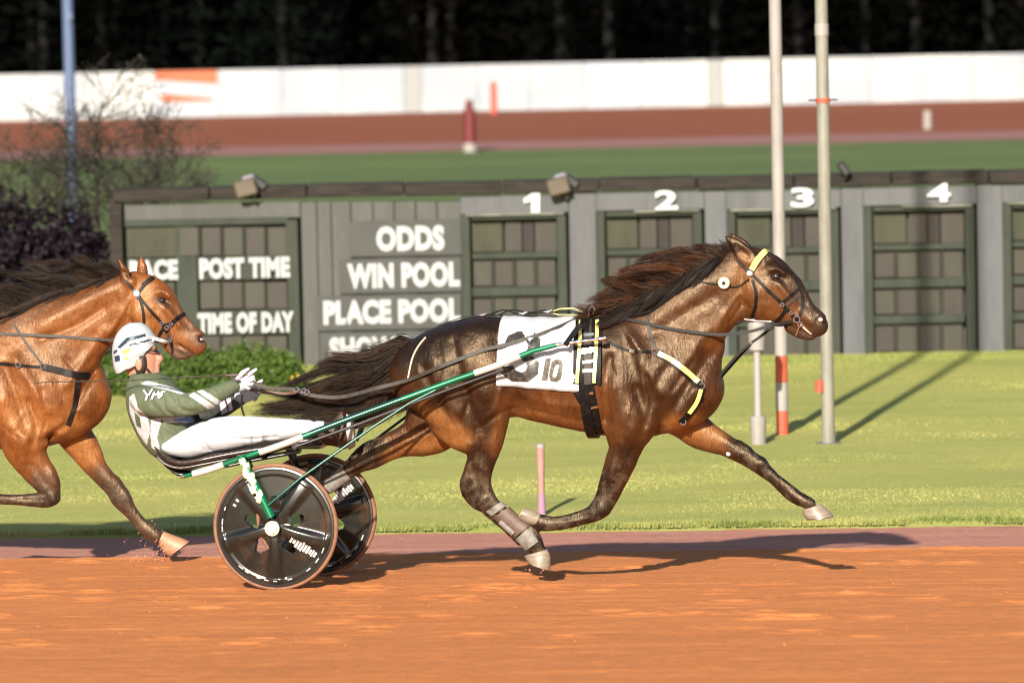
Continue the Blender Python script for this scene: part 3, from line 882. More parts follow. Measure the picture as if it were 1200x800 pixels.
    C = paint(X, Y, BR, [
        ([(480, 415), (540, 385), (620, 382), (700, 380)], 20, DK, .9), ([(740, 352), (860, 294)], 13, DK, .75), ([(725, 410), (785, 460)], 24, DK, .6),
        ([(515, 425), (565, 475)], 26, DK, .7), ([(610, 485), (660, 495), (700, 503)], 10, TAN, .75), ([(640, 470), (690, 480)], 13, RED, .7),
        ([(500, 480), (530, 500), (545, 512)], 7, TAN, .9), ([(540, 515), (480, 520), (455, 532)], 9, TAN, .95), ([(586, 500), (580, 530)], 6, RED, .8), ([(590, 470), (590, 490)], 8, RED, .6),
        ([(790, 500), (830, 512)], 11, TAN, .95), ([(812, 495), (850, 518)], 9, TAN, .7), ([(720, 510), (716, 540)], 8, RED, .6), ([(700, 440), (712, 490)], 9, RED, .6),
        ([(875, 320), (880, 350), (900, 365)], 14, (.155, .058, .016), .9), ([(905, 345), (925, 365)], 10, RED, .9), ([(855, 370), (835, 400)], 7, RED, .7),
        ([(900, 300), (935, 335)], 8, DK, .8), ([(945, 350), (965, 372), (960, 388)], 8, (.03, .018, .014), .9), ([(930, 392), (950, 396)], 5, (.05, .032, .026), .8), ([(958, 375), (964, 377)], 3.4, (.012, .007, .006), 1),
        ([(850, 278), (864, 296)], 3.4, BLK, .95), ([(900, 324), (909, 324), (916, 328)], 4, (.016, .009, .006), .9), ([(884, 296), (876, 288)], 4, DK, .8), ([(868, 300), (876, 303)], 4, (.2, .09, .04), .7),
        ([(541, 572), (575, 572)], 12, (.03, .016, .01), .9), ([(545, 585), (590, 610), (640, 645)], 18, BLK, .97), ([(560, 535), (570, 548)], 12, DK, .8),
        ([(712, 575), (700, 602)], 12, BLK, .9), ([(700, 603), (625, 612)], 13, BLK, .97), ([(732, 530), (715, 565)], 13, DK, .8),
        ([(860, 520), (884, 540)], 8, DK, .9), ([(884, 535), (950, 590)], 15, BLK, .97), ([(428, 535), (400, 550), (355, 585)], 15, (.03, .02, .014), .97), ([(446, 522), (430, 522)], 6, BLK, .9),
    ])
    C = muddy(C, P, X, Y, [([(545, 560), (575, 590), (630, 640)], 22), ([(715, 570), (700, 605), (630, 612)], 20), ([(870, 535), (950, 590)], 18), ([(440, 530), (355, 585)], 24)])
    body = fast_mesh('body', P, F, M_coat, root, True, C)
    # eyes
    for side in (-1, 1):
        p = s.on(909.5, 324.5, side)
        bm = bmesh.new(); bmesh.ops.create_uvsphere(bm, u_segments=16, v_segments=10, radius=.022)
        vv = [(q.co.x * 1.15 + p[0], q.co.y * .8 + p[1] - side * .007, q.co.z * .9 + p[2]) for q in bm.verts]; ff = [[q.index for q in g.verts] for g in bm.faces]; bm.free()
        mesh_obj('eye', vv, ff, M_eye, root)
        p = s.on(961.5, 374.5, side)
        bm = bmesh.new(); bmesh.ops.create_uvsphere(bm, u_segments=14, v_segments=8, radius=.021)
        nv_ = mesh_obj('nostril', [(q.co.x * .95 + p[0], q.co.y * .45 + p[1], q.co.z * 1.1 + p[2]) for q in bm.verts], [[q.index for q in g.verts] for g in bm.faces], M_dknose, root); bm.free()
        mb = MB(); bm = bmesh.new(); bmesh.ops.create_uvsphere(bm, u_segments=12, v_segments=8, radius=.012)
        vv = [(q.co.x * 1.3 + p[0], q.co.y * .5 + p[1] + side * .007, q.co.z * .95 + p[2]) for q in bm.verts]; ff = [[q.index for q in g.verts] for g in bm.faces]; bm.free()
        mesh_obj('nostril_lining', vv, ff, M_pink, nv_)
    # hooves
    for st, v in (([(614, 651, 641, 643, .03), (617, 656, 645, 651, .045), (621, 660, 645, 667, .052)], -.125),
                  ([(360, 574, 366, 594, .036), (345, 577, 352, 599, .047), (330, 578, 332, 603, .055)], .13),
                  ([(634, 602, 628, 616, .034), (624, 597, 617, 613, .046), (615, 594, 608, 608, .05)], -.125),
                  ([(963, 590, 940, 597, .037), (970, 597, 941, 602, .049), (977, 604, 944, 607.5, .056)], .125)):
        V_, F_ = loft(fr, st, v, 18, 3)
        h = mesh_obj('hoof', V_, F_, M_hoof, root); sharp_by_angle(h)
    V_, F_ = loft(fr, [(614.6, 595.2, 608.4, 606.8, .040), (614.1, 595, 607.9, 606.6, .038)], -.125, 18)
    mesh_obj('sole', V_, F_, M_sole, root)
    # shoe of steel under the stretched fore hoof
    V_, F_ = loft(fr, [(977, 604.2, 944.5, 607.8, .054), (977.2, 605.6, 944.8, 609.2, .054)], .125, 18)
    mesh_obj('horseshoe', V_, F_, M_chrome, root)
    # mane: swept back from the crest by the wind
    g = []
    for r_, ctrl in [((703, 365), [(690, 372), (672, 380), (655, 384)]), ((722, 356), [(700, 362), (684, 366), (668, 368)]), ((742, 346), [(722, 350), (705, 348), (686, 352)]),
                     ((764, 335), [(744, 334), (724, 334), (704, 338)]), ((788, 323), [(768, 318), (742, 318), (712, 328)]), ((812, 311), [(790, 304), (760, 308), (726, 322)]),
                     ((834, 301), [(812, 296), (784, 297), (755, 307)]), ((850, 294), [(832, 293), (810, 294), (786, 299)])]:
        pts = [fr.loc(r_[0], r_[1] + 4, -.03)] + [fr.loc(q[0], q[1] + 2, -.05 - .02 * i) for i, q in enumerate(ctrl)]
        g.append(np.array(pts))
    g2 = []
    for r_, ctrl in [((716, 362), [(704, 374), (692, 384), (676, 390)]), ((742, 349), [(730, 364), (712, 378), (694, 384)]), ((766, 337), [(752, 354), (736, 368), (712, 376)]),
                     ((790, 325), [(778, 342), (760, 358), (734, 368)]), ((814, 313), [(802, 328), (786, 342), (764, 352)]), ((836, 302), [(826, 314), (812, 328), (794, 340)]), ((850, 296), [(842, 304), (832, 314), (818, 326)])]:
        pts = []
        for i, q in enumerate([r_] + ctrl):
            p = s.on(q[0], q[1] + 2, -1, .012) if i > 0 else fr.loc(q[0], q[1] + 3, -.03)
            pts.append(p)
        g2.append(np.array(pts))
    mn = hair('mane', g, 4600, M_hair, root, rad=.0016, spread=.018, wave=.024, cols=((.005, .0035, .003), (.11, .042, .016)), seed=3, tipvar=.5, nclump=60)
    hair('mane_underlayer', g2, 3600, M_hair, root, rad=.0017, spread=.013, wave=.015, cols=((.010, .008, .007), (.03, .014, .009)), seed=4, nclump=40)
    # short tuft standing between the ears
    g3 = [np.array([fr.loc(x, 298, v), fr.loc(x - 9, 288, v), fr.loc(x - 16, 291, v)]) for x, v in ((846, -.03), (852, -.01), (858, .01), (862, .03))]
    hair('forelock', g3, 260, M_hair, root, rad=.002, spread=.012, wave=.01, seed=5)
    # tail
    gt = []
    for ctrl in ([(486, 405), (468, 400), (440, 418), (405, 420), (380, 426), (366, 438)], [(484, 408), (466, 406), (436, 426), (400, 436), (372, 448), (345, 460)],
                 [(483, 412), (464, 414), (432, 436), (396, 450), (352, 462), (300, 466)], [(482, 416), (464, 424), (430, 446), (390, 464), (340, 472), (286, 470)],
                 [(481, 420), (466, 434), (436, 456), (400, 474), (350, 482), (296, 480)], [(481, 424), (470, 444), (448, 466), (420, 482), (385, 488), (345, 490)],
                 [(481, 428), (475, 450), (466, 472), (456, 488), (446, 498), (436, 504)]):
        j = len(gt)
        gt.append(np.array([fr.loc(q[0], q[1], (.02 * math.sin(j * 2.1)) * i / 3) for i, q in enumerate(ctrl)]))
    hair('tail', gt, 9000, M_hair, root, rad=.0017, spread=.026, wave=.03, cols=((.006, .004, .003), (.06, .032, .017)), seed=6, seg=14, tipvar=.5, nclump=64)
    V_, F_ = loft(fr, [(488, 404, 486, 424, .04), (474, 405, 476, 428, .036), (458, 413, 464, 432, .028), (444, 424, 450, 436, .016)], 0, 14, 3)
    mesh_obj('dock', V_, F_, M_hair, root)
    bpy.data.objects['dock'].data.materials.clear(); bpy.data.objects['dock'].data.materials.append(M_leather)

    # ---------------- saddlecloth draped over the back
    nu, nv = 22, 40
    V_ = []
    for i in range(nu + 1):
        t = i / nu
        top = (591 + t * (676 - 591), 372); bot = (581 + t * (683 - 581), 452 + t * 8)
        b = fr.loc(bot[0], bot[1], -.27); tp = fr.loc(top[0], top[1], 0)
        for j in range(nv + 1):
            ang = -math.pi / 2 + math.pi * j / nv
            f = abs(ang) / (math.pi / 2)
            x = tp[0] + (b[0] - tp[0]) * f
            c = np.array([x, 0, b[2]])
            d = np.array([0, math.sin(ang), math.cos(ang)])
            r = s.march(c, d) + .010 + .003 * math.sin(i * .9 + j * .5)
            V_.append(c + d * r)
    F_ = [(i * (nv + 1) + j, i * (nv + 1) + j + 1, (i + 1) * (nv + 1) + j + 1, (i + 1) * (nv + 1) + j) for i in range(nu) for j in range(nv)]
    cl = mesh_obj('saddlecloth', V_, F_, M_white, root)
    md = cl.modifiers.new('thick', 'SOLIDIFY'); md.thickness = .004
    cl['label'] = 'white saddlecloth with the numbers 3 and 10'
    cr = {'c': cl}
    def ink(px, w, name, m, closed=False):
        P_ = np.array(px, float)
        mb = MB()
        Q = resample(np.vstack([P_, P_[:1]]) if closed else P_, max(6, int(np.linalg.norm(np.diff(P_, axis=0), axis=1).sum() / 3)))
        for side in (-1,):
            pts = [s.on(q[0], q[1], side, .023) for q in Q]
            mb.add(*ribbon(pts, [(0, side, .25)] * len(pts), w, .002))
        return mb.build(name, m, cl, smooth=False)
    def poly_ink(outer, name, m):
        # flat print following the cloth: quad strip between an outer and an inner outline
        mb = MB(); A = [s.on(p[0], p[1], -1, .0155) for p, _ in outer]; B = [s.on(p[0], p[1], -1, .0155) for _, p in outer]
        for k in range(len(A) - 1):
            n_ = 4; V2 = []
            for a_ in range(n_ + 1):
                for b_ in range(3):
                    f, g_ = a_ / n_, b_ / 2
                    o = np.array(outer[k][0]) * (1 - f) + np.array(outer[k + 1][0]) * f
                    i_ = np.array(outer[k][1]) * (1 - f) + np.array(outer[k + 1][1]) * f
                    q = o * (1 - g_) + i_ * g_
                    V2.append(s.on(q[0], q[1], -1, .0205))
            mb.add(V2, [(a_ * 3 + b_, a_ * 3 + b_ + 1, (a_ + 1) * 3 + b_ + 1, (a_ + 1) * 3 + b_) for a_ in range(n_) for b_ in range(2)])
        return mb.build(name, m, cl, smooth=True)
    # the big 3 (angular) and the small 10
    poly_ink([((592, 402), (606, 401)), ((596, 393), (608, 399)), ((607, 388), (612, 398)), ((626, 388), (617, 399)), ((634, 397), (620, 404)), ((633, 408), (618, 411)), ((625, 415), (613, 415)), ((613, 417.5), (609, 415))], 'numeral', M_num)
    poly_ink([((609, 418), (613, 420)), ((614, 417.5), (612, 421)), ((625, 417), (616, 424)), ((632, 424), (619, 428)), ((631, 437), (617, 434)), ((619, 447), (612, 436)), ((600, 446), (606, 434)), ((588, 437), (602, 429)), ((589, 429), (602, 428))], 'numeral', M_num)
    poly_ink([((640, 420), (646, 419)), ((635.5, 445), (642, 445))], 'numeral', M_num2)
    poly_ink([((647, 424), (651, 427)), ((652, 421), (653, 426)), ((658, 421), (656, 426)), ((660, 426), (656, 428)), ((658, 442), (653, 440)), ((653, 447), (651, 442)), ((646, 446), (648, 441)), ((644, 440), (648, 438)), ((647, 424), (651, 427))], 'numeral', M_num2)
    # ---------------- saddle pad, girth, crupper and straps
    sad = strap(s, 'saddle_pad', [(689.5, 372), (689, 400), (688, 450)], .165, M_leather, root, .012, .012, 16)
    loop_strap(s, 'backpad', (690, 368), (696, 505), .06, M_leather, root, .02, .016, 40)
    strap(s, 'saddle_trim', [(681.5, 374), (680.5, 400), (677, 448)], .020, M_yellow, sad, .004, .032, 14)
    strap(s, 'saddle_trim', [(701, 374), (700, 400), (697, 448)], .020, M_yellow, sad, .004, .032, 14)
    strap(s, 'billet', [(690, 374), (690, 410), (690, 450)], .045, M_leather2, sad, .008, .028, 14)
    for (x0, y0, x1, y1, w) in ((685, 392, 697, 391, .018), (683, 411, 697, 409, .03), (684, 424, 697, 422, .016), (684, 434, 696, 433, .02), (685, 400, 697, 398, .012)):
        strap(s, 'buckle', [(x0, y0), (x1, y1)], w, M_chrome, sad, .006, .036, 3)
    strap(s, 'girth', [(690, 448), (694, 470), (698, 490), (702, 507)], .055, M_leather, root, .012, .010, 14)
    strap(s, 'girth_buckle', [(686, 461), (696, 460)], .014, M_chrome, root, .006, .02, 3)
    strap(s, 'girth_buckle', [(692, 478), (701, 476)], .012, M_chrome, root, .006, .02, 3)
    strap(s, 'belly_band', [(676, 459), (682, 470), (692, 474)], .035, M_leather, root, .006, .016, 8)
    # crupper line along the back, with wires and knots
    mb = MB(); mb.add(*ribbon([fr.loc(x, y, 0) for x, y in ((690, 367), (660, 370), (630, 370), (600, 370), (570, 369), (540, 372), (515, 381), (495, 394), (484, 405))], [(0, 0, 1)] * 9, .03, .006)); mb.build('back_strap', M_leather, root)
    mb = MB(); mb.tube([fr.loc(x, y, -.03) for x, y in ((682, 366), (672, 361), (655, 362), (645, 366), (655, 369), (672, 369), (684, 370))], .004); mb.build('check_loop', M_yellow, root)
    for pts, nm in (([(684, 367), (665, 365), (640, 366), (610, 368), (590, 363), (575, 368), (562, 370)], 'overcheck_line'), ([(640, 363), (620, 366), (600, 363), (585, 369)], 'overcheck_line')):
        mb = MB(); mb.tube([fr.loc(x, y, -.04) for x, y in catmull(pts, 4)], .0045, 6); mb.build(nm, M_leather, root)
    for x, y in ((565, 369), (642, 365), (613, 367), (690, 362), (700, 359)):
        mb = MB(); p = fr.loc(x, y, -.045); mb.tube([p + np.array([-.025, 0, 0]), p, p + np.array([.025, 0, .008])], [.004, .008, .004], 8); mb.build('snap_hook', M_chrome, root)
    # water hook and terret rings
    mb = MB(); mb.tube([fr.loc(690, 370, -.1), fr.loc(691, 362, -.1), fr.loc(694, 358, -.1), fr.loc(697, 362, -.1), fr.loc(695, 368, -.1)], .005, 8); mb.build('terret', M_chrome, root)
    # crupper fork round the tail
    strap(s, 'crupper', [(499, 395), (490, 406), (483, 421), (478, 445)], .009, M_sole, root, .005, .005, 12)
    # traces of the breast collar
    bc = strap(s, 'breast_collar', [(768, 412), (785, 421), (803, 435), (819, 451)], .048, M_leather, root, .010, .006, 16)
    strap(s, 'collar_pad', [(772, 413.5), (787, 421), (803, 433), (819, 447)], .030, M_yellow, bc, .006, .014, 16)
    strap(s, 'collar_strap', [(823, 452), (818, 470), (806, 487), (798, 495)], .040, M_leather, root, .008, .008, 14)
    strap(s, 'collar_pad', [(822, 456), (817, 471), (808, 484)], .024, M_yellow, bc, .005, .014, 10)
    strap(s, 'collar_trace', [(708, 397), (722, 405), (740, 411), (766, 412)], .016, M_leather, root, .006, .006, 16)
    strap(s, 'collar_hanger', [(757, 372), (762, 390), (768, 410)], .022, M_leather2, root, .006, .008, 10)
    strap(s, 'trace_buckle', [(738, 410.5), (744, 411.3)], .022, M_chrome, root, .006, .012, 3)
    for x, y in ((768, 412), (823, 452), (801, 494)):
        p = s.on(x, y, -1, .014); mb = MB()
        mb.tube([p + np.array([math.cos(t) * .016, 0, math.sin(t) * .016]) for t in np.linspace(0, 2 * math.pi, 13)], .004, 6, False); mb.build('ring', M_chrome, root)
    # ---------------- bridle
    br = strap(s, 'browband', [(878, 322), (886, 308), (896, 294)], .040, M_leather, root, .005, .006)
    strap(s, 'browband_cover', [(881, 316), (888, 304), (897, 294.5)], .034, M_yellow, br, .012, .010, 10, far=True, curve=True)
    strap(s, 'crownpiece', [(863, 303), (870, 311), (879, 320)], .020, M_leather2, br, .005, .006, 8)
    strap(s, 'cheekpiece', [(880, 320), (891, 331), (905, 345), (917, 356), (926, 367), (932, 374)], .019, M_leather, br, .006, .006, 18)
    strap(s, 'throatlatch', [(882, 328), (886, 344), (885, 360), (881, 372)], .018, M_leather, br, .006, .006, 12)
    strap(s, 'noseband', [(936, 338), (926, 347), (917, 355)], .019, M_leather, br, .006, .006, 10)
    strap(s, 'noseband', [(938, 345), (929, 352), (922, 360)], .016, M_leather2, br, .006, .006, 10)
    strap(s, 'jaw_strap', [(921, 363), (913, 374), (905, 380)], .020, M_leather, br, .006, .006, 8)
    strap(s, 'figure_eight_strap', [(940, 342), (941, 356), (938, 368), (934, 376)], .018, M_leather, br, .006, .006, 10)
    strap(s, 'face_drop', [(897, 295), (912, 307), (926, 319), (934, 330), (939, 342)], .014, M_leather, br, .005, .004, 14)
    strap(s, 'curb_strap', [(905, 381), (915, 381), (928, 377)], .016, M_leather, br, .006, .008, 8)
    for x, y, r_ in ((880, 320.5, .014), (917, 357, .010), (934, 374, .018), (938, 380, .013), (927, 367, .009)):
        p = s.on(x, y, -1, .012)
        for sd in (-1, 1):
            q = p.copy();  q[1] = p[1] if sd < 0 else -p[1]
            mb = MB(); mb.tube([q + np.array([math.cos(t) * r_, 0, math.sin(t) * r_]) for t in np.linspace(0, 2 * math.pi, 13)], .0042, 6, False); mb.build('bit_ring', M_chrome, br)
    p = s.on(878.5, 320, -1, .012); mb = MB(); mb.tube([p, p - np.array([0, .008, 0])], [.017, .014], 14); mb.build('rosette', M_white, br)
    mb = MB(); mb.tube([s.on(937, 382, -1, .012), s.on(935, 388, -1, .012), s.on(933, 393, -1, .01)], .006, 8); mb.build('bit_shank', M_chrome, br)
    p = s.on(849, 331.5, -1, .006); mb = MB(); mb.tube([p, p - np.array([0, .012, 0]), p - np.array([0, .026, 0])], [.034, .036, .030], 20); k_ = mb.build('ear_plug_disc', M_cream, br)
    mb = MB(); mb.tube([p - np.array([0, .0265, 0]), p - np.array([0, .030, 0])], [.011, .009], 12); mb.build('plug_hole', M_leather, br)
    strap(s, 'check_line', [(808, 327), (826, 331), (846, 334), (864, 336), (878, 327)], .009, M_leather, br, .004, .006, 20, far=False)
    # ---------------- boots on the hind leg
    for st, m_, nm in (([(568, 600, 588, 587, .036), (575, 605, 594, 592, .036)], M_boot, 'hind_boot'), ([(577, 607, 597, 593, .038), (590, 619, 611, 606, .037), (603, 630, 622, 614, .037)], M_boot2, 'shin_boot'),
                       ([(604, 632, 623, 616, .041), (612, 641, 631, 626, .042), (616, 645, 634, 632, .04)], M_boot, 'ankle_boot'), ([(584, 614, 590, 606, .041), (600, 628, 606, 620, .041)], M_boot, 'boot_flap')):
        V_, F_ = loft(fr, st, -.125, 16, 3); o = mesh_obj(nm, V_, F_, m_, root); sharp_by_angle(o)
    for st in ([(401, 545, 412, 561, .037), (388, 556, 398, 571, .035), (378, 563, 388, 578, .034)],):
        V_, F_ = loft(fr, st, .13, 16, 3); o = mesh_obj('hind_boot', V_, F_, M_boot, root); sharp_by_angle(o)
    # wet pale lip line and bit in the mouth
    MB().tube([s.on(x, y, -1, -.001) for x, y in ((938, 380), (942, 384), (946.5, 388), (951, 391.5))], [.003, .0055, .005, .003], 8).build('tongue', M_sole, root)
    # white bead on the knee of the stretched leg
    p = s.on(853.5, 531.5, -1, 0); mb = MB(); bm = bmesh.new(); bmesh.ops.create_uvsphere(bm, u_segments=10, v_segments=8, radius=.014)
    mesh_obj('chestnut_patch', [(q.co.x + p[0], q.co.y * .4 + p[1], q.co.z + p[2]) for q in bm.verts], [[q.index for q in g_.verts] for g_ in bm.faces], M_white, root); bm.free()
    return s
H1 = horse_one()
# ------------------------------------------------------------------ infield board
M_board = mat('board_paint_grey', (0.0903, 0.092, 0.0858), rough=.75, spec=.2, noise=[((3, 3, .6), (0.0771, 0.0785, 0.0724), .4, .65, 'MIX'), ((18, 18, 4), (0.111, 0.111, 0.102), .55, .8, 'MIX')], bump=[((30, 30, 6), .3, .004)])
M_pillar = mat('pillar_paint', (0.111, 0.114, 0.12), rough=.75, spec=.2, noise=[((4, 4, 1), (0.0839, 0.0869, 0.0937), .42, .66, 'MIX'), ((20, 20, 6), (0.134, 0.134, 0.134), .6, .8, 'MIX')])
M_plate = mat('plate_paint_dark', (0.0704, 0.0718, 0.0685), rough=.7, spec=.2, noise=[((4, 4, 2), (0.0617, 0.0617, 0.0604), .42, .66, 'MIX')])
M_frame = mat('frame_green', (0.0369, 0.0443, 0.0335), rough=.7, spec=.25, noise=[((6, 6, 2), (0.0282, 0.0335, 0.0255), .42, .66, 'MIX'), ((30, 30, 10), (0.057, 0.0617, 0.0483), .62, .8, 'MIX')])
M_olive = mat('panel_olive', (0.0562, 0.0582, 0.0395), rough=.8, spec=.2, noise=[((5, 5, 1.5), (0.0416, 0.0437, 0.0312), .42, .66, 'MIX')])
M_flap = mat('flap_brown', (0.0349, 0.0288, 0.0221), rough=.5, spec=.4, noise=[((9, 9, 4), (0.0268, 0.0235, 0.0175), .4, .66, 'MIX'), ((30, 30, 30), (0.0503, 0.0422, 0.0309), .6, .8, 'MIX')])
M_flap2 = mat('flap_olive', (0.0376, 0.0355, 0.0242), rough=.5, spec=.4, noise=[((9, 9, 4), (0.0295, 0.0282, 0.0187), .4, .66, 'MIX')])
M_flapd = mat('flap_dark', (0.0164, 0.0122, 0.0103), rough=.4, spec=.4, noise=[((9, 9, 4), (0.00936, 0.00702, 0.00608), .4, .66, 'MIX')])
M_beam = mat('beam_weathered', (0.0351, 0.0296, 0.0257), rough=.85, spec=.2, noise=[((2.5, 20, 20), (0.0203, 0.0172, 0.0148), .4, .62, 'MIX'), ((5, 30, 30), (0.078, 0.0624, 0.0468), .62, .76, 'MIX')], bump=[((6, 60, 60), .5, .01)])
M_letter = mat('letter_white', (0.36, 0.375, 0.385), rough=.6, noise=[((8, 8, 8), (0.29, 0.3, 0.3), .5, .8, 'MIX')])
M_numw = mat('numeral_white', (0.48, 0.5, 0.52), rough=.6)
M_lamp = mat('tube_white', (0.195, 0.195, 0.164), rough=.5, noise=[((3, 3, 3), (0.0945, 0.101, 0.0756), .45, .65, 'MIX')])
M_sill = mat('sill_concrete', (0.147, 0.147, 0.136), rough=.9, noise=[((6, 6, 6), (0.109, 0.104, 0.0928), .42, .66, 'MIX')])
M_brown = mat('brown_footing', (.16, .075, .04), rough=.9)
M_flood = mat('floodlight_face', (0.0936, 0.0718, 0.0484), rough=.4, noise=[((10, 10, 10), (0.0702, 0.0546, 0.0374), .4, .66, 'MIX')])
M_flood2 = mat('floodlight_body', (.022, .022, .024), rough=.5)
M_lilac = mat('floodlight_top', (0.2, 0.19, 0.23), rough=.35)

YB = on_z(1000, 417, ZG).y
SB = FPX / (YB + 30.0)                     # photo pixels per metre at the board
def bpos(px, py): return at(px, py, YB)
def bbox(x0, y0, x1, y1, depth, front):
    """centre and size of an upright box seen at these pixels; front = how far it stands proud (towards the camera)"""
    c = bpos((x0 + x1) / 2, (y0 + y1) / 2)
    return (c.x, YB - front + depth / 2, c.z), (abs(x1 - x0) / SB, depth, abs(y1 - y0) / SB)

def text_mesh(body, px0, py0, px1, py1, front, depth, name, m, parent, bold=.02):
    cu = bpy.data.curves.new(name, 'FONT'); cu.body = body; cu.offset = bold; cu.extrude = .05; cu.resolution_u = 3
    cu.space_character = 1.06
    o = bpy.data.objects.new(name + '_tmp', cu); col.objects.link(o)
    dg = bpy.context.evaluated_depsgraph_get(); dg.update()
    me = bpy.data.meshes.new_from_object(o.evaluated_get(dg))
    bpy.data.objects.remove(o); bpy.data.curves.remove(cu)
    n = len(me.vertices); A = np.zeros(n * 3, np.float32); me.vertices.foreach_get('co', A); A = A.reshape(-1, 3)
    lo, hi = A.min(0), A.max(0)
    a, b = bpos(px0, py1), bpos(px1, py0)
    c = bpos((px0 + px1) / 2, (py0 + py1) / 2)
    W, H = (px1 - px0) / SB, (py1 - py0) / SB
    B = np.stack([(A[:, 0] - lo[0]) / (hi[0] - lo[0]) * W - W / 2 + c.x, YB - front - (A[:, 2] - lo[2]) / max(hi[2] - lo[2], 1e-6) * depth, (A[:, 1] - lo[1]) / (hi[1] - lo[1]) * H - H / 2 + c.z], -1)
    me.vertices.foreach_set('co', B.astype(np.float32).ravel()); me.materials.clear(); me.materials.append(m); me.update()
    ob = bpy.data.objects.new(name, me); col.objects.link(ob); ob.parent = parent
    return ob

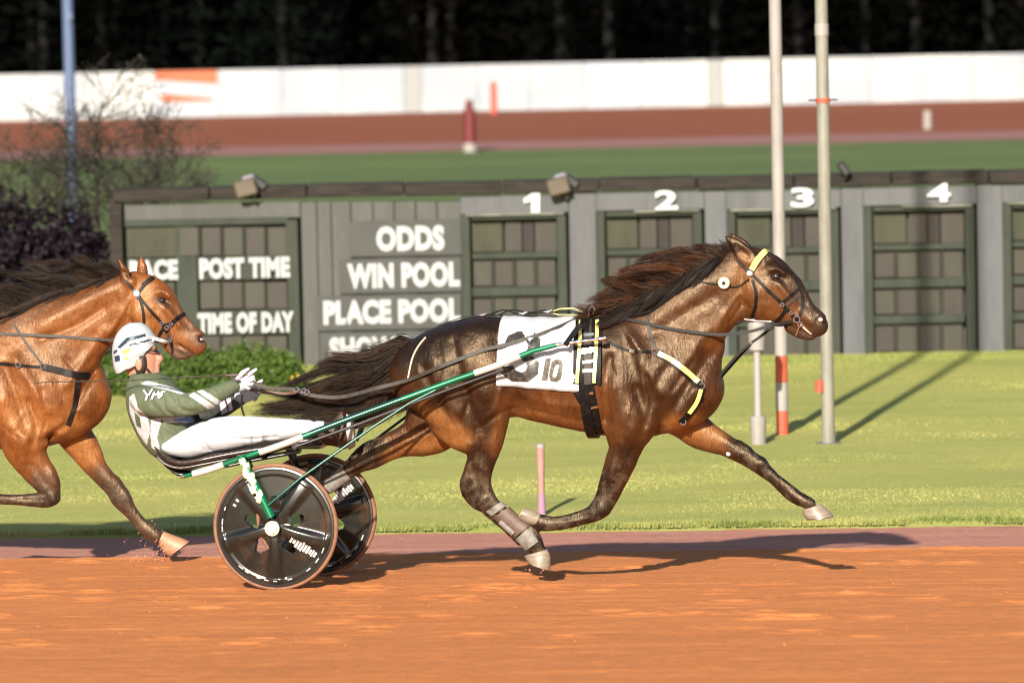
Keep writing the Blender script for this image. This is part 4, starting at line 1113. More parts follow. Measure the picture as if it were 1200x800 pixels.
def board():
    root = empty('infield_board', (0, 0, 0))
    tag(root, 'long grey infield information board with green framed bays and white lettering', 'board')
    zb = ZG - .02
    def part(name, x0, y0, x1, y1, depth, front, m, parent=root, bev=.006):
        c, d = bbox(x0, y0, x1, y1, depth, front)
        return MB().box(c, d, bev=bev).build(name, m, parent, smooth=False)
    def down(name, x0, y0, x1, depth, front, m, parent=root, bev=.006):
        c, d = bbox(x0, y0, x1, y0 + 10, depth, front)
        top = c[2] + d[2] / 2
        return MB().box((c[0], c[1], (top + zb) / 2), (d[0], depth, top - zb), bev=bev).build(name, m, parent, smooth=False)
    # back wall and end post
    down('back_wall', 142, 231, 1500, .10, -.16, M_board)
    down('end_post', 128, 233, 143, .34, .06, M_beam)
    # centre wall of vertical planks
    xs = [352, 371, 388, 411, 437, 462, 487, 512, 541]
    for i in range(len(xs) - 1):
        down('plank', xs[i] + .4, 236, xs[i + 1] - .4, .12, .0 + .006 * (i % 3), M_board)
    # sign plates and words
    for (a, b, c_, d, w, tx) in ((410, 258, 541, 300, 'ODDS', (441, 264, 521, 294)), (398, 302, 541, 343, 'WIN POOL', (407, 307, 539, 337)), (372, 345, 541, 386, 'PLACE POOL', (379, 350, 540, 379)), (378, 388, 541, 424, 'SHOW POOL', (386, 393, 539, 421))):
        pl = part('sign_plate', a, b, c_, d, .03, .045, M_plate)
        text_mesh(w, *tx, .046, .006, 'lettering', M_letter, pl, .06)
    # left section
    part('header_board', 146, 238, 352, 257, .08, .02, M_board)
    part('side_frame', 337, 257, 351, 424, .16, .05, M_frame)
    part('top_frame', 146, 256, 338, 264, .14, .04, M_frame)
    part('mullion', 207, 264, 232, 424, .10, .02, M_frame)
    part('panel', 148, 263, 206, 302, .05, .0, M_olive)
    part('panel', 148, 303, 206, 330, .05, -.01, M_frame)
    part('panel', 148, 331, 206, 424, .05, .0, M_olive)
    for k, xx in enumerate(np.linspace(209, 338, 6)[:-1]):
        part('flap', xx + 1.2, 266, xx + 24.2, 300, .03, .035 if xx < 232 else .0, M_flap if k % 2 else M_flap2)
        if k: part('flap_bar', xx - 1.0, 265, xx + 1.0, 300, .03, .04, M_frame)
    part('rail', 232, 300, 338, 328, .08, .025, M_frame)
    for k, xx in enumerate(np.linspace(233, 338, 5)[:-1]):
        part('flap', xx + 1.2, 330, xx + 25, 362, .03, .0, M_flap if k % 2 else M_flap2)
        part('flap', xx + 1.2, 393, xx + 25, 422, .03, .0, M_flap2 if k % 2 else M_flap)
        if k: part('flap_bar', xx - 1.0, 330, xx + 1.0, 362, .03, .02, M_frame); part('flap_bar', xx - 1.0, 393, xx + 1.0, 422, .03, .02, M_frame)
    part('rail', 232, 363, 338, 392, .08, .025, M_frame)
    text_mesh('RACE', 152, 304, 209, 328, .032, .012, 'lettering', M_letter, root, .06)
    text_mesh('POST TIME', 234, 301, 340, 326, .052, .006, 'lettering', M_letter, root, .06)
    text_mesh('TIME OF DAY', 232, 365, 345, 390, .052, .006, 'lettering', M_letter, root, .06)
    # bays 1..4 and the ones cut by the frame edge
    bays = [(541, 665, 251, '1', (612, 226, 633, 250)), (699, 824, 247, '2', (767, 222, 794, 247)), (852, 984, 245, '3', (926, 219, 953, 244)), (1012, 1143, 241, '4', (1085, 214, 1113, 238)), (1175, 1306, 237, '5', (1250, 210, 1276, 234)), (1340, 1471, 233, '6', (1412, 206, 1440, 230))]
    for i, (x0, x1, y0, num, nb) in enumerate(bays):
        fr = part('bay_frame', x0, y0, x0 + 11, y0 + 178, .20, .03, M_frame)
        part('frame_side', x1 - 11, y0, x1, y0 + 178, .20, .03, M_frame, fr)
        part('frame_top', x0 + 11, y0, x1 - 11, y0 + 6, .18, .02, M_frame, fr)
        part('sill', x0 + 2, y0 + 173, x1 - 2, y0 + 180, .30, .06, M_sill, fr)
        part('light_tube', x0 + 4 + (40 if i in (1, 3) else 0), y0 - 1.2, x1 - 4, y0 + 1.4, .04, .065, M_lamp, fr)
        ix0, ix1 = x0 + 12, x1 - 12; w = (ix1 - ix0) / 4
        # top lamp row
        part('flap', ix0, y0 + 7, ix0 + w * 1.45, y0 + 45, .03, -.08, M_olive, fr)
        part('flap', ix0 + w * 1.55, y0 + 7, ix0 + w * 2.35, y0 + 45, .03, -.08, M_flap, fr)
        part('flap', ix0 + w * 2.37, y0 + 7, ix0 + w * 2.93, y0 + 45, .03, -.09, M_flapd, fr)
        part('flap', ix0 + w * 2.95, y0 + 7, ix1, y0 + 45, .03, -.08, M_flap, fr)
        rows = [(y0 + 52, y0 + 85), (y0 + 96, y0 + 128), (y0 + 138, y0 + 172)]
        part('rail', ix0, y0 + 45, ix1, y0 + 52, .08, -.02, M_frame, fr); part('rail', ix0, y0 + 85, ix1, y0 + 96, .08, -.02, M_frame, fr); part('rail', ix0, y0 + 128, ix1, y0 + 138, .08, -.02, M_frame, fr)
        for r_, (ya, yb) in enumerate(rows):
            for k in range(4):
                part('flap', ix0 + w * k + 1.5, ya, ix0 + w * (k + 1) - 1.5, yb, .03, -.08 - .006 * ((k + r_) % 2), (M_flap2, M_flap, M_flap2, M_flap)[(k + r_ * 3 + i) % 4], fr)
            for k in range(1, 4):
                part('flap_bar', ix0 + w * k - 1.4, ya, ix0 + w * k + 1.4, yb, .05, -.05, M_frame, fr)
        if num == '1':
            x0_, y0_, x1_, y1_ = nb[0], nb[1], nb[2], nb[3] - 1; V2 = []
            for yy in (-.06, -.09):
                for fx, fy in ((.05, .30), (.55, 0), (.98, 0), (.98, 1), (.50, 1), (.50, .40), (.12, .52)):
                    q = bpos(x0_ + fx * (x1_ - x0_), y0_ + fy * (y1_ - y0_)); V2.append((q.x, YB + yy, q.z))
            mesh_obj('numeral', V2, [tuple(range(6, -1, -1)), tuple(range(7, 14))] + [(k, (k + 1) % 7, (k + 1) % 7 + 7, k + 7) for k in range(7)], M_numw, root, smooth=False)
        else: text_mesh(num, nb[0], nb[1] + .5, nb[2], nb[3] - 1.5, .085, .02, 'numeral', M_numw, root, .035)
        part('header_board', x0 - 1, y0 - 22, x1 + 1, y0 - 1, .12, .05, M_pillar)
        nx = bays[i + 1][0] if i + 1 < len(bays) else x1 + 34
        down('pillar', x1 + 1.2, y0 - 22 - 3, nx - 1.2, .22, .056, M_pillar)
        part('footing', x1 + 1, y0 + 171, nx - 1, y0 + 178, .3, .07, M_brown)
    # roof beam in weathered lengths, following the level top
    a, b = bpos(132, 229.5), bpos(1500, 229.5 - 1368 * math.tan(-ROLL))
    xl = np.linspace(a.x, b.x, 13); th = 15 / SB
    for k in range(12):
        MB().box(((xl[k] + xl[k + 1]) / 2, YB + .12, a.z + .004 * (k % 3)), (xl[k + 1] - xl[k] - .01, .44, th), bev=.012).build('roof_beam', M_beam, root, smooth=False)
    for px, py, sc in ((290, 216, 1.0), (655, 214, 1.0), (987, 197, .45)):
        f = empty('floodlight', bpos(px, py)); f.location.y = YB - .20
        tag(f, {290: 'tan faced floodlight on the board roof above the left section', 655: 'tan faced floodlight on the board roof beside numeral 1', 987: 'small dark floodlight on the board roof behind the grey pole'}[px], 'floodlight', 'floodlights on the board roof')
        rot = Matrix.Rotation(R(-14), 3, 'Y')
        u = sc * (.85 if sc == 1 else 1) / SB
        if sc == 1.0:
            MB().box((-1 * u, 0, -4 * u), (31 * u, .10, 24 * u), rot, bev=.02).build('lens_box', M_flood, f, smooth=False)
            MB().box((2 * u, .10, 9 * u), (18 * u, .12, 8 * u), rot, bev=.02).build('top_cap', M_lilac, f, smooth=False)
            MB().box((17 * u, .12, 2 * u), (24 * u, .12, 13 * u), Matrix.Rotation(R(35), 3, 'Y'), bev=.02).build('housing', M_flood2, f, smooth=False)
            MB().box((10 * u, .1, -10 * u), (6 * u, .10, 26 * u), bev=.01).build('bracket', M_flood2, f, smooth=False)
        else:
            MB().box((0, 0, 0), (40 * u, .1, 22 * u), Matrix.Rotation(R(55), 3, 'Y'), bev=.02).build('housing', M_flood2, f, smooth=False)
            MB().box((4 * u, .05, -14 * u), (8 * u, .08, 30 * u), bev=.01).build('bracket', M_flood2, f, smooth=False)
board()

# ------------------------------------------------------------------ poles and markers
M_polew = mat('pole_white', (0.296, 0.273, 0.261), rough=.55, noise=[((8, 8, 2), (0.234, 0.207, 0.195), .45, .7, 'MIX')])
M_polered = mat('pole_red', (.50, .085, .045), rough=.5, noise=[((8, 8, 8), (.40, .07, .04), .45, .7, 'MIX')])
M_poleg = mat('pole_galvanised', (0.234, 0.222, 0.187), rough=.55, noise=[((10, 10, 3), (0.172, 0.164, 0.136), .42, .66, 'MIX'), ((25, 25, 25), (0.296, 0.281, 0.234), .6, .8, 'MIX')])
M_blue = mat('pole_blue', (.085, .12, .22), rough=.5)
M_maroon = mat('post_maroon', (.12, .012, .016), rough=.5)
M_stake = mat('stake_pink', (0.374, 0.203, 0.172), rough=.75, noise=[((20, 20, 8), (0.296, 0.156, 0.156), .45, .7, 'MIX')])
M_stake2 = mat('stake_mauve', (.30, .17, .25), rough=.75)

def upright(px, py, lean=0):
    p = on_z(px, py, ZG); return p
def ring_post(name, px, py, segs, label, cat, group=None, extra=None):
    """segs: (part name, photo y top, y bottom, half-width px bottom, half-width px top, material)"""
    b = on_z(px, py, ZG); s = FPX / (b.y + 30)
    o = empty(name, b); tag(o, label, cat, group)
    for nm, yt, yb, rb, rt, m in segs:
        MB().tube([(0, 0, (py - yb) / s), (0, 0, (py - yt) / s)], [rb / s, rt / s], 20).build(nm, m, o)
    return o, s
ring_post('striped_pole', 917, 511, [('red_band', 481, 511.5, 7, 7, M_polered), ('white_band', 447.3, 480.7, 7.4, 7.4, M_polew), ('red_band', 416.3, 447, 7.3, 7.3, M_polered), ('pole', -420, 416, 7.4, 6.6, M_polew)],
          'tall white pole with two red bands near its foot', 'pole')
o, s = ring_post('lamp_pole', 971, 522, [('base_plate', 518, 523, 15, 15, M_sill), ('base_collar', 500, 518, 8.5, 8, M_poleg), ('pole', -420, 500, 7.6, 7.0, M_poleg), ('white_band', 27, 41, 8, 8, M_polew), ('clamp', 114, 119, 8.5, 8.5, M_polered)],
                 'tall cream grey metal pole standing right of the striped pole', 'pole')
MB().box((0, -.02, (522 - 116) / s), (34 / s, .02, .012)).build('cross_arm', M_beam, o, smooth=False)
MB().tube([(-10 / s, -.03, 64 / s), (-10 / s, -.03, 78 / s)], 5 / s, 12).build('reflector', M_polered, o)
ring_post('hydrant_post', 889, 523, [('base', 487, 523, 8.5, 9.5, M_polew), ('stem', 409, 487, 4.6, 4.2, M_polew), ('head', 380, 409, 9, 10.5, M_polew), ('cap', 372, 380, 10.5, 8, M_polew)], 'short white post with thick foot and head beside the striped pole', 'post')
ring_post('marker_stake', 635, 606, [('foot', 577, 608, 5.2, 4.2, M_stake2), ('shaft', 524, 577, 3.6, 5, M_stake), ('top', 519, 524, 5.3, 5.3, M_polew)], 'thin pink and mauve marker stake at the lawn edge', 'stake')
ring_post('finish_post', 551, 178, [('foot', 168, 178, 8, 8, M_polew), ('post', 128, 168, 7.5, 7, M_maroon), ('neck', 118, 128, 5, 4.6, M_maroon), ('cap', 116.5, 118, 5, 4, M_polew)], 'stubby maroon post on a white foot beside the far track', 'post')
ring_post('far_stub', 1087, 152, [('post', 130, 153, 5, 4.5, M_polew)], 'small white stub post at the far track edge', 'post')
ring_post('red_furlong_post', 579, 134, [('post', 96, 134, 4, 3.6, M_polered)], 'slim orange red post against the white far fence', 'post')
o, s = ring_post('blue_pole', 86, 260, [('pole', -200, 262, 6.5, 6.0, M_blue)], 'slim blue pole rising behind the bare shrub', 'pole')
MB().box((3 / s, -.1, 240 / s), (5 / s, .1, 8 / s)).build('junction_box', M_blue, o, smooth=False)

# ------------------------------------------------------------------ far fence
M_fence = mat('fence_white', (0.275, 0.305, 0.345), rough=.6, noise=[((0.25, 0.28, 0.32), (0.453, 0.46, 0.439), .42, .66, 'MIX')])
M_fence2 = mat('fence_bright', (0.33, 0.365, 0.41), rough=.6)
M_fence3 = mat('fence_beige', (0.25, 0.26, 0.26), rough=.6)
M_orange = mat('banner_orange', (0.42, 0.1, 0.035), rough=.6)
def fence():
    yf = Y_FAR; s = FPX / (yf + 30)
    root = empty('far_fence', (0, yf, ZG)); tag(root, 'long solid white fence along the far side of the track', 'fence')
    H = 55.5 / s
    def X(px): return at(px, 110, yf).x
    edges = [-320, -260, -200, -140, -80, -20, 40, 100, 181, 257, 330, 400, 474, 494, 560, 620, 686, 751, 830, 848, 900, 960, 1020, 1080, 1140, 1200, 1260, 1320, 1400, 1480]
    for k in range(len(edges) - 1):
        a, b = X(edges[k]), X(edges[k + 1])
        m = {181: M_fence2, 474: M_fence3, 686: M_fence2, 830: M_fence3}.get(edges[k], M_fence)
        p = MB().box(((a + b) / 2, .0 + .02 * (k % 2), H / 2 - .02), (b - a - .012, .06, H), bev=.01).build('panel', m, root, smooth=False)
        if edges[k] == 181:
            w = b - a
            y = -.05
            mesh_obj('banner_stripe', [(a + .03, y, H * .985), (b - .05, y, H * .985), (b - .05, y, H * .70), (a + .03, y, H * .80)], [(0, 3, 2, 1)], M_orange, p)
            mesh_obj('banner_stripe', [(a + .1 * w, y, H * .50), (a + .25 * w, y, H * .50), (a + .9 * w, y, H * .40), (a + .9 * w, y, H * .34), (a + .1 * w, y, H * .34)], [(0, 4, 3, 2, 1)], M_orange, p)
    MB().box((0, .1, H * .5), (90, .05, .12)).build('back_rail', M_fence3, root, smooth=False)
fence()

# ------------------------------------------------------------------ vegetation
M_leafdark = mat('conifer_needles', (.004, .005, .004), rough=1.0, spec=.0, tint=True)  # near-black needle tones: the shade over the wood is put into the colour
M_leaf = mat('hedge_leaf', (0.0468, 0.0858, 0.0156), rough=.55, spec=.3, tint=True)
M_purple = mat('plum_leaf', (.02, .012, .016), rough=.6, spec=.2, tint=True)
M_bark = mat('grey_bark', (0.035, 0.03, 0.024), rough=.9, noise=[((20, 20, 20), (0.02, 0.018, 0.014), .4, .66, 'MIX')])
M_trunkdark = mat('dark_bark', (0.0025, 0.002, 0.002), rough=.95)

def leaves(name, P, size, m, parent, c0, c1, g, tall=1.0, normal_out=None):
    N = len(P)
    a = g.normal(size=(N, 3)); a /= np.linalg.norm(a, axis=1)[:, None]
    b = np.cross(a, g.normal(size=(N, 3))); b /= np.linalg.norm(b, axis=1)[:, None] + 1e-9
    sz = size * g.uniform(.5, 1.3, N)[:, None]
    V = np.stack([P - a * sz * .5, P + b * sz * .32, P + a * sz * .5 * tall, P - b * sz * .32], 1).reshape(-1, 3)
    F = np.arange(4 * N).reshape(N, 4)
    w = g.random(N)[:, None]
    C = np.array(c0) * (1 - w) + np.array(c1) * w
    return fast_mesh(name, V, F, m, parent, False, np.repeat(C, 4, 0))

def clumps(g, n, ctr, rad, per, cr):
    """leaf positions in uneven clumps near the skin of an ellipsoid"""
    d = g.normal(size=(n, 3)); d /= np.linalg.norm(d, axis=1)[:, None]
    d[:, 2] = np.abs(d[:, 2]) * 1.0 - .12
    c = np.array(ctr) + d * np.array(rad) * g.uniform(.55, 1.0, (n, 1))
    P = np.repeat(c, per, 0) + g.normal(size=(n * per, 3)) * cr * np.repeat(g.uniform(.6, 1.3, (n, 1)), per, 0)
    return P

def forest():
    g = np.random.default_rng(21)
    yf = Y_FAR + 16; Ps = []; Cs = []
    mbt = MB()
    for i in range(80):
        x = -24 + 48 * g.random(); y = yf + 26 * g.random() ** 1.2 ; h = g.uniform(9, 16); r = g.uniform(1.8, 3.0)
        mbt.tube([(x, y, ZG - .2), (x, y, ZG + h * .9)], [.18, .05], 6)
        n = 3600
        t = g.random(n) ** .8
        lay = np.floor(t * 16) / 16 + .04 * g.random(n)
        rr = r * (1.02 - lay) * np.sqrt(g.random(n)) * (.75 + .5 * g.random(n)); a = g.random(n) * 6.283
        P = np.stack([x + rr * np.cos(a), y + rr * np.sin(a), ZG + .1 + lay * h - .25 * rr / max(r, .1)], -1)
        Ps.append(P); w = .5 + .9 * g.random()
        tintc = np.array((.0026, .0036, .0030)) if g.random() < .6 else np.array((.0040, .0037, .0028))
        Cs.append(np.tile(tintc * w, (n, 1)) * g.uniform(.6, 1.4, (n, 1)))
    # undergrowth and the depth of the wood behind the first trees
    n = 60000
    P = np.stack([g.uniform(-45, 45, n), yf + 4 + 40 * g.random(n), ZG + .05 + 9 * g.random(n) ** 1.5], -1); P[:, 1] += P[:, 2] * 1.2
    Ps.append(P); Cs.append(np.array((.0034, .0046, .0036)) * g.uniform(.5, 1.6, (n, 1)))
    P = np.vstack(Ps); C = np.vstack(Cs); N = len(P)
    a = g.normal(size=(N, 3)); a[:, 2] *= .5; a /= np.linalg.norm(a, axis=1)[:, None]
    b = np.cross(a, g.normal(size=(N, 3))); b /= np.linalg.norm(b, axis=1)[:, None] + 1e-9
    sz = np.where(np.arange(N) < N - 60000, g.uniform(.08, .22, N), g.uniform(.25, .6, N))[:, None]
    V = np.stack([P - a * sz, P + b * sz * .6, P + a * sz, P - b * sz * .6], 1).reshape(-1, 3)
    o = fast_mesh('forest', V, np.arange(4 * N).reshape(N, 4), M_leafdark, None, False, np.repeat(C, 4, 0)); tag(o, 'dark evergreen wood behind the far white fence', 'forest', kind='stuff')
    fl = mesh_obj('forest_floor', [(-300, yf - 8, ZG + .012), (300, yf - 8, ZG + .012), (300, yf + 700, ZG + .012), (-300, yf + 700, ZG + .012)], [(0, 1, 2, 3)], mat('leaf_litter', (.012, .010, .008), rough=1.0, spec=.0, noise=[((.4, .4, 1), (.007, .006, .005), .4, .6, 'MIX')])); tag(fl, 'dark floor of the wood beyond the fence', 'forest floor', kind='structure')
    t = mbt.build('trunks', M_trunkdark, o, smooth=False); t['kind'] = 'stuff'
forest()

def hedge():
    g = np.random.default_rng(31)
    b = on_z(215, 466, ZG); s = FPX / (b.y + 30)
    root = empty('hedge', b + Vector((0, .5, 0))); tag(root, 'rounded bright green hedge in front of the board', 'hedge')
    P = []
    for cx, rx, h in ((100, 45, 60), (160, 50, 64), (225, 55, 66), (285, 50, 64), (325, 34, 54)):
        c = ((cx - 215) / s, 0, 0)
        P.append(clumps(g, 420, c, (rx / s, .55, h / s), 34, .03))
    P = np.vstack(P); P = P[P[:, 2] > .01]
    leaves('foliage', P, .034, M_leaf, root, (.03, .065, .010), (.10, .155, .022), g)
    for k in range(14):
        x = g.uniform(-.9, .9)
        MB().tube([(x, 0, 0), (x + g.normal() * .1, g.normal() * .1, .25), (x + g.normal() * .2, g.normal() * .2, .45)], [.014, .009, .004], 6).build('stem', M_bark, root)
    fl = np.array([((c[0] - 215) / s, -.56, (466 - c[1]) / s) for c in ((186, 443), (190, 441), (193, 444), (350, 443), (345, 448))])
    leaves('blossom', np.repeat(fl, 9, 0) + g.normal(size=(45, 3)) * .018, .035, M_leaf, root, (.5, .32, .03), (.6, .42, .06), g)
hedge()

def plum():
    g = np.random.default_rng(41)
    b = on_z(45, 425, ZG); s = FPX / (b.y + 30)
    root = empty('plum_shrub', b); tag(root, 'dense dark plum leaved shrub at the left end of the board', 'shrub')
    P = []
    for cx, cy, rx, h in ((-30, 345, 60, 140), (10, 350, 60, 150), (60, 360, 60, 135), (100, 370, 36, 130), (122, 380, 14, 110)):
        c = ((cx - 45) / s, 0, 0.1)
        P.append(clumps(g, 420, c, (rx / s, .6, (425 - cy + h) / s), 22, .05))
    P = np.vstack(P); P = P[P[:, 2] > .01]
    leaves('foliage', P, .075, M_purple, root, (.005, .0028, .0055), (.014, .007, .013), g)
    for k in range(10):
        x = g.uniform(-.9, .6)
        MB().tube([(x, 0, 0), (x + g.normal() * .1, g.normal() * .1, .6), (x + g.normal() * .25, g.normal() * .2, 1.3)], [.03, .02, .006], 6).build('stem', M_bark, root)
plum()

def bare_tree():
    g = np.random.default_rng(52)
    Y = YB + 5
    b = at(125, 260, Y); b.z = ZG
    s = FPX / (Y + 30)
    root = empty('bare_shrub', b); tag(root, 'leafless twiggy shrub rising behind the left end of the board', 'shrub')
    tips = []
    def grow(p, d, L, r, depth, mb):
        pts = [p]; n = 4
        for k in range(n):
            d = (d + Vector(g.normal(size=3)) * .16 + Vector((0, 0, .03))).normalized()
            pts.append(pts[-1] + d * L / n)
        mb.tube(pts, [max(.0035, r * (1 - .55 * k / n)) for k in range(n + 1)], 5 if depth else 8, False)
        tips.extend(pts[2:])
        if depth < 4:
            for _ in range(4 if depth < 2 else 3):
                q = pts[g.integers(2, n + 1)]
                dd = (d + Vector(g.normal(size=3)) * .62); dd.z = dd.z * .7 + .12
                grow(q, dd.normalized(), L * g.uniform(.58, .8), r * .52, depth + 1, mb)
    for k, (dx, L) in enumerate(((-.55, .95), (-.3, 1.1), (-.05, 1.25), (.14, 1.15), (.3, .95), (.5, .75), (-.75, .8), (.05, 1.0), (.2, .9))):
        mb = MB(); tr = MB()
        p0 = Vector((dx * .25, g.normal() * .1, 0)); p1 = p0 + Vector((dx * .3, g.normal() * .12, .85))
        tr.tube([p0, (p0 + p1) / 2 + Vector((.02, .02, 0)), p1], [.045, .038, .03], 8); tr.build('stem', M_bark, root)
        grow(p1, Vector((dx, g.normal() * .25, 1.0)).normalized(), L * .76, .032, 0, mb)
        o = mb.build('branches', M_bark, root, smooth=False); o['kind'] = 'stuff'
    T = np.array([tuple(t) for t in tips]); P = T[g.integers(0, len(T), 9000)] + g.normal(size=(9000, 3)) * .04
    o = leaves('buds', P, .028, M_leaf, root, (.022, .026, .014), (.05, .05, .028), g); o['kind'] = 'stuff'
bare_tree()
# ------------------------------------------------------------------ sulky
M_green = mat('green_metallic', (.005, .15, .065), rough=.25, metal=.35, spec=.6)
M_greend = mat('green_dark', (.006, .06, .04), rough=.25, metal=.3)
M_tape = mat('white_tape', (.42, .42, .38), rough=.5)
M_black = mat('black_enamel', (.012, .012, .013), rough=.25, spec=.6)
M_disc = mat('wheel_composite', (.008, .009, .008), rough=.22, spec=.6, noise=[((14, 14, 14), (.016, .016, .013), .42, .7, 'MIX'), ((5, 5, 5), (.05, .030, .018), .52, .72, 'MIX')])
M_tyre = mat('tan_tyre', (.22, .105, .055), rough=.7, noise=[((20, 20, 20), (.15, .07, .04), .42, .66, 'MIX')])
M_rim = mat('rim_alloy', (.10, .10, .10), rough=.3, metal=.9)
M_stick = mat('sticker_white', (.44, .44, .43), rough=.45)
M_seat = mat('seat_leather', (.028, .018, .014), rough=.3, spec=.6, noise=[((20, 20, 20), (.05, .03, .022), .45, .7, 'MIX')])
M_flower = mat('fork_wrap', (.80, .80, .45), rough=.55, noise=[((26, 26, 26), (.10, .30, .12), .60, .66, 'MIX'), ((40, 40, 40), (.84, .84, .74), .55, .7, 'MIX')])
M_hub = mat('hub_cream', (.72, .66, .45), rough=.45)
F1 = H1F
WB = .53                                     # half the track width
WR = .366

def wheel(parent, v, cz, cx, flip, phase):
    w = empty('wheel', (cx, v, cz)); w.parent = parent
    # tyre
    mb = MB(); n = 64; m = 10; V = []; F = []
    for i in range(n):
        a = 2 * math.pi * i / n
        for k in range(m):
            t = 2 * math.pi * k / m
            r = WR - .013 + .013 * math.cos(t)
            V.append((r * math.cos(a), .014 * math.sin(t), r * math.sin(a)))
    F = [(i * m + k, i * m + (k + 1) % m, ((i + 1) % n) * m + (k + 1) % m, ((i + 1) % n) * m + k) for i in range(n) for k in range(m)]
    mesh_obj('tyre', V, F, M_tyre, w)
    # rim
    prof = [(.345, -.011), (.343, -.019), (.333, -.021), (.326, -.016), (.326, .016), (.333, .021), (.343, .019), (.345, .011)]
    V = []; m = len(prof)
    for i in range(n):
        a = 2 * math.pi * i / n
        V += [(r * math.cos(a), y, r * math.sin(a)) for r, y in prof]
    F = [(i * m + k, i * m + (k + 1) % m, ((i + 1) % n) * m + (k + 1) % m, ((i + 1) % n) * m + k) for i in range(n) for k in range(m)]
    o = mesh_obj('rim', V, F, M_rim, w); sharp_by_angle(o)
    # disc with five raised spokes and five small openings between them
    nr, na = 48, 300
    rr = np.linspace(.03, .327, nr); aa = np.arange(na) * 2 * math.pi / na
    def ph(a): return ((a - phase) * 5 / (2 * math.pi)) % 1.0       # 0 / 1 on a spoke, .5 between spokes
    def height(r, a):
        p = ph(a); d = min(p, 1 - p) / 5 * 2 * math.pi * r
        sp = math.exp(-(d / (.026 + .02 * (r / .33))) ** 4)
        t = (r - .03) / .3
        return .026 * (1 - t) + .010 + .022 * sp * math.sin(min(1, max(0, t)) * math.pi) ** .5 + (.006 if r > .30 else 0)
    def hole(r, a):
        p = abs(ph(a) - .5) * 2
        if not (.092 < r < .180): return False
        return p < (.55 if r < .14 else .5) * (1 - .7 * max(0, (r - .13) / .05))
    V = []
    for sg in (-1, 1):
        for r in rr:
            for a in aa: V.append((r * math.cos(a), sg * height(r, a), r * math.sin(a)))
    N = nr * na; F = []; H = np.zeros((nr - 1, na), bool)
    for i in range(nr - 1):
        for j in range(na):
            H[i, j] = hole((rr[i] + rr[i + 1]) / 2, aa[j] + math.pi / na)
    id_ = lambda s, i, j: s * N + i * na + (j % na)
    for i in range(nr - 1):
        for j in range(na):
            if H[i, j]: continue
            F.append((id_(0, i, j), id_(0, i, j + 1), id_(0, i + 1, j + 1), id_(0, i + 1, j)))
            F.append((id_(1, i + 1, j), id_(1, i + 1, j + 1), id_(1, i, j + 1), id_(1, i, j)))
            for (a, b, ni, nj) in (((i, j), (i, j + 1), i - 1, j), ((i + 1, j + 1), (i + 1, j), i + 1, j), ((i + 1, j), (i, j), i, j - 1), ((i, j + 1), (i + 1, j + 1), i, j + 1)):
                if 0 <= ni < nr - 1 and H[ni, nj % na]:
                    F.append((id_(0, *a), id_(1, *a), id_(1, *b), id_(0, *b)))
    d = mesh_obj('disc', V, F, M_disc, w); sharp_by_angle(d, 50)
    # hub
    mb = MB(); mb.tube([(0, -.062, 0), (0, -.055, 0), (0, .055, 0), (0, .062, 0)], [.02, .038, .038, .02], 20); mb.build('hub', M_rim, w)
    # blurred white maker's lettering along one spoke and dashes round the rim
    def patch(name, r0, r1, t0, t1, par=w, sg=-1):
        k = 3; V = []
        for i in range(k + 1):
            for j in range(k + 1):
                r = r0 + (r1 - r0) * i / k; a = t0 + (t1 - t0) * j / k
                V.append((r * math.cos(a), sg * (height(r, a) + .0025), r * math.sin(a)))
        F = [(i * (k + 1) + j, i * (k + 1) + j + 1, (i + 1) * (k + 1) + j + 1, (i + 1) * (k + 1) + j) for i in range(k) for j in range(k)]
        mesh_obj(name, V, F, M_stick, par)
    g = np.random.default_rng(8)
    sp = phase + math.radians(72) * (4 if flip else 0)
    base = math.radians(-34) if not flip else math.radians(38)
    r = .115
    while r < .285:
        L = g.uniform(.010, .019); w0 = .050 + .008 * g.normal()
        patch('lettering', r, r + L, base - w0 / 2 / r + .0, base + w0 / 2 / r * g.uniform(.5, 1)); r += L + .004
    for a in (-2.35, -2.2, -1.95, -1.8, -1.62, -1.35, -.95, -.72, -.5, 2.75, 2.98, 3.12):
        patch('dash', .305, .312, a, a + .07 + .05 * g.random())
    for a in (2.5, 2.62): patch('dash', .255, .275, a, a + .05)
    return w

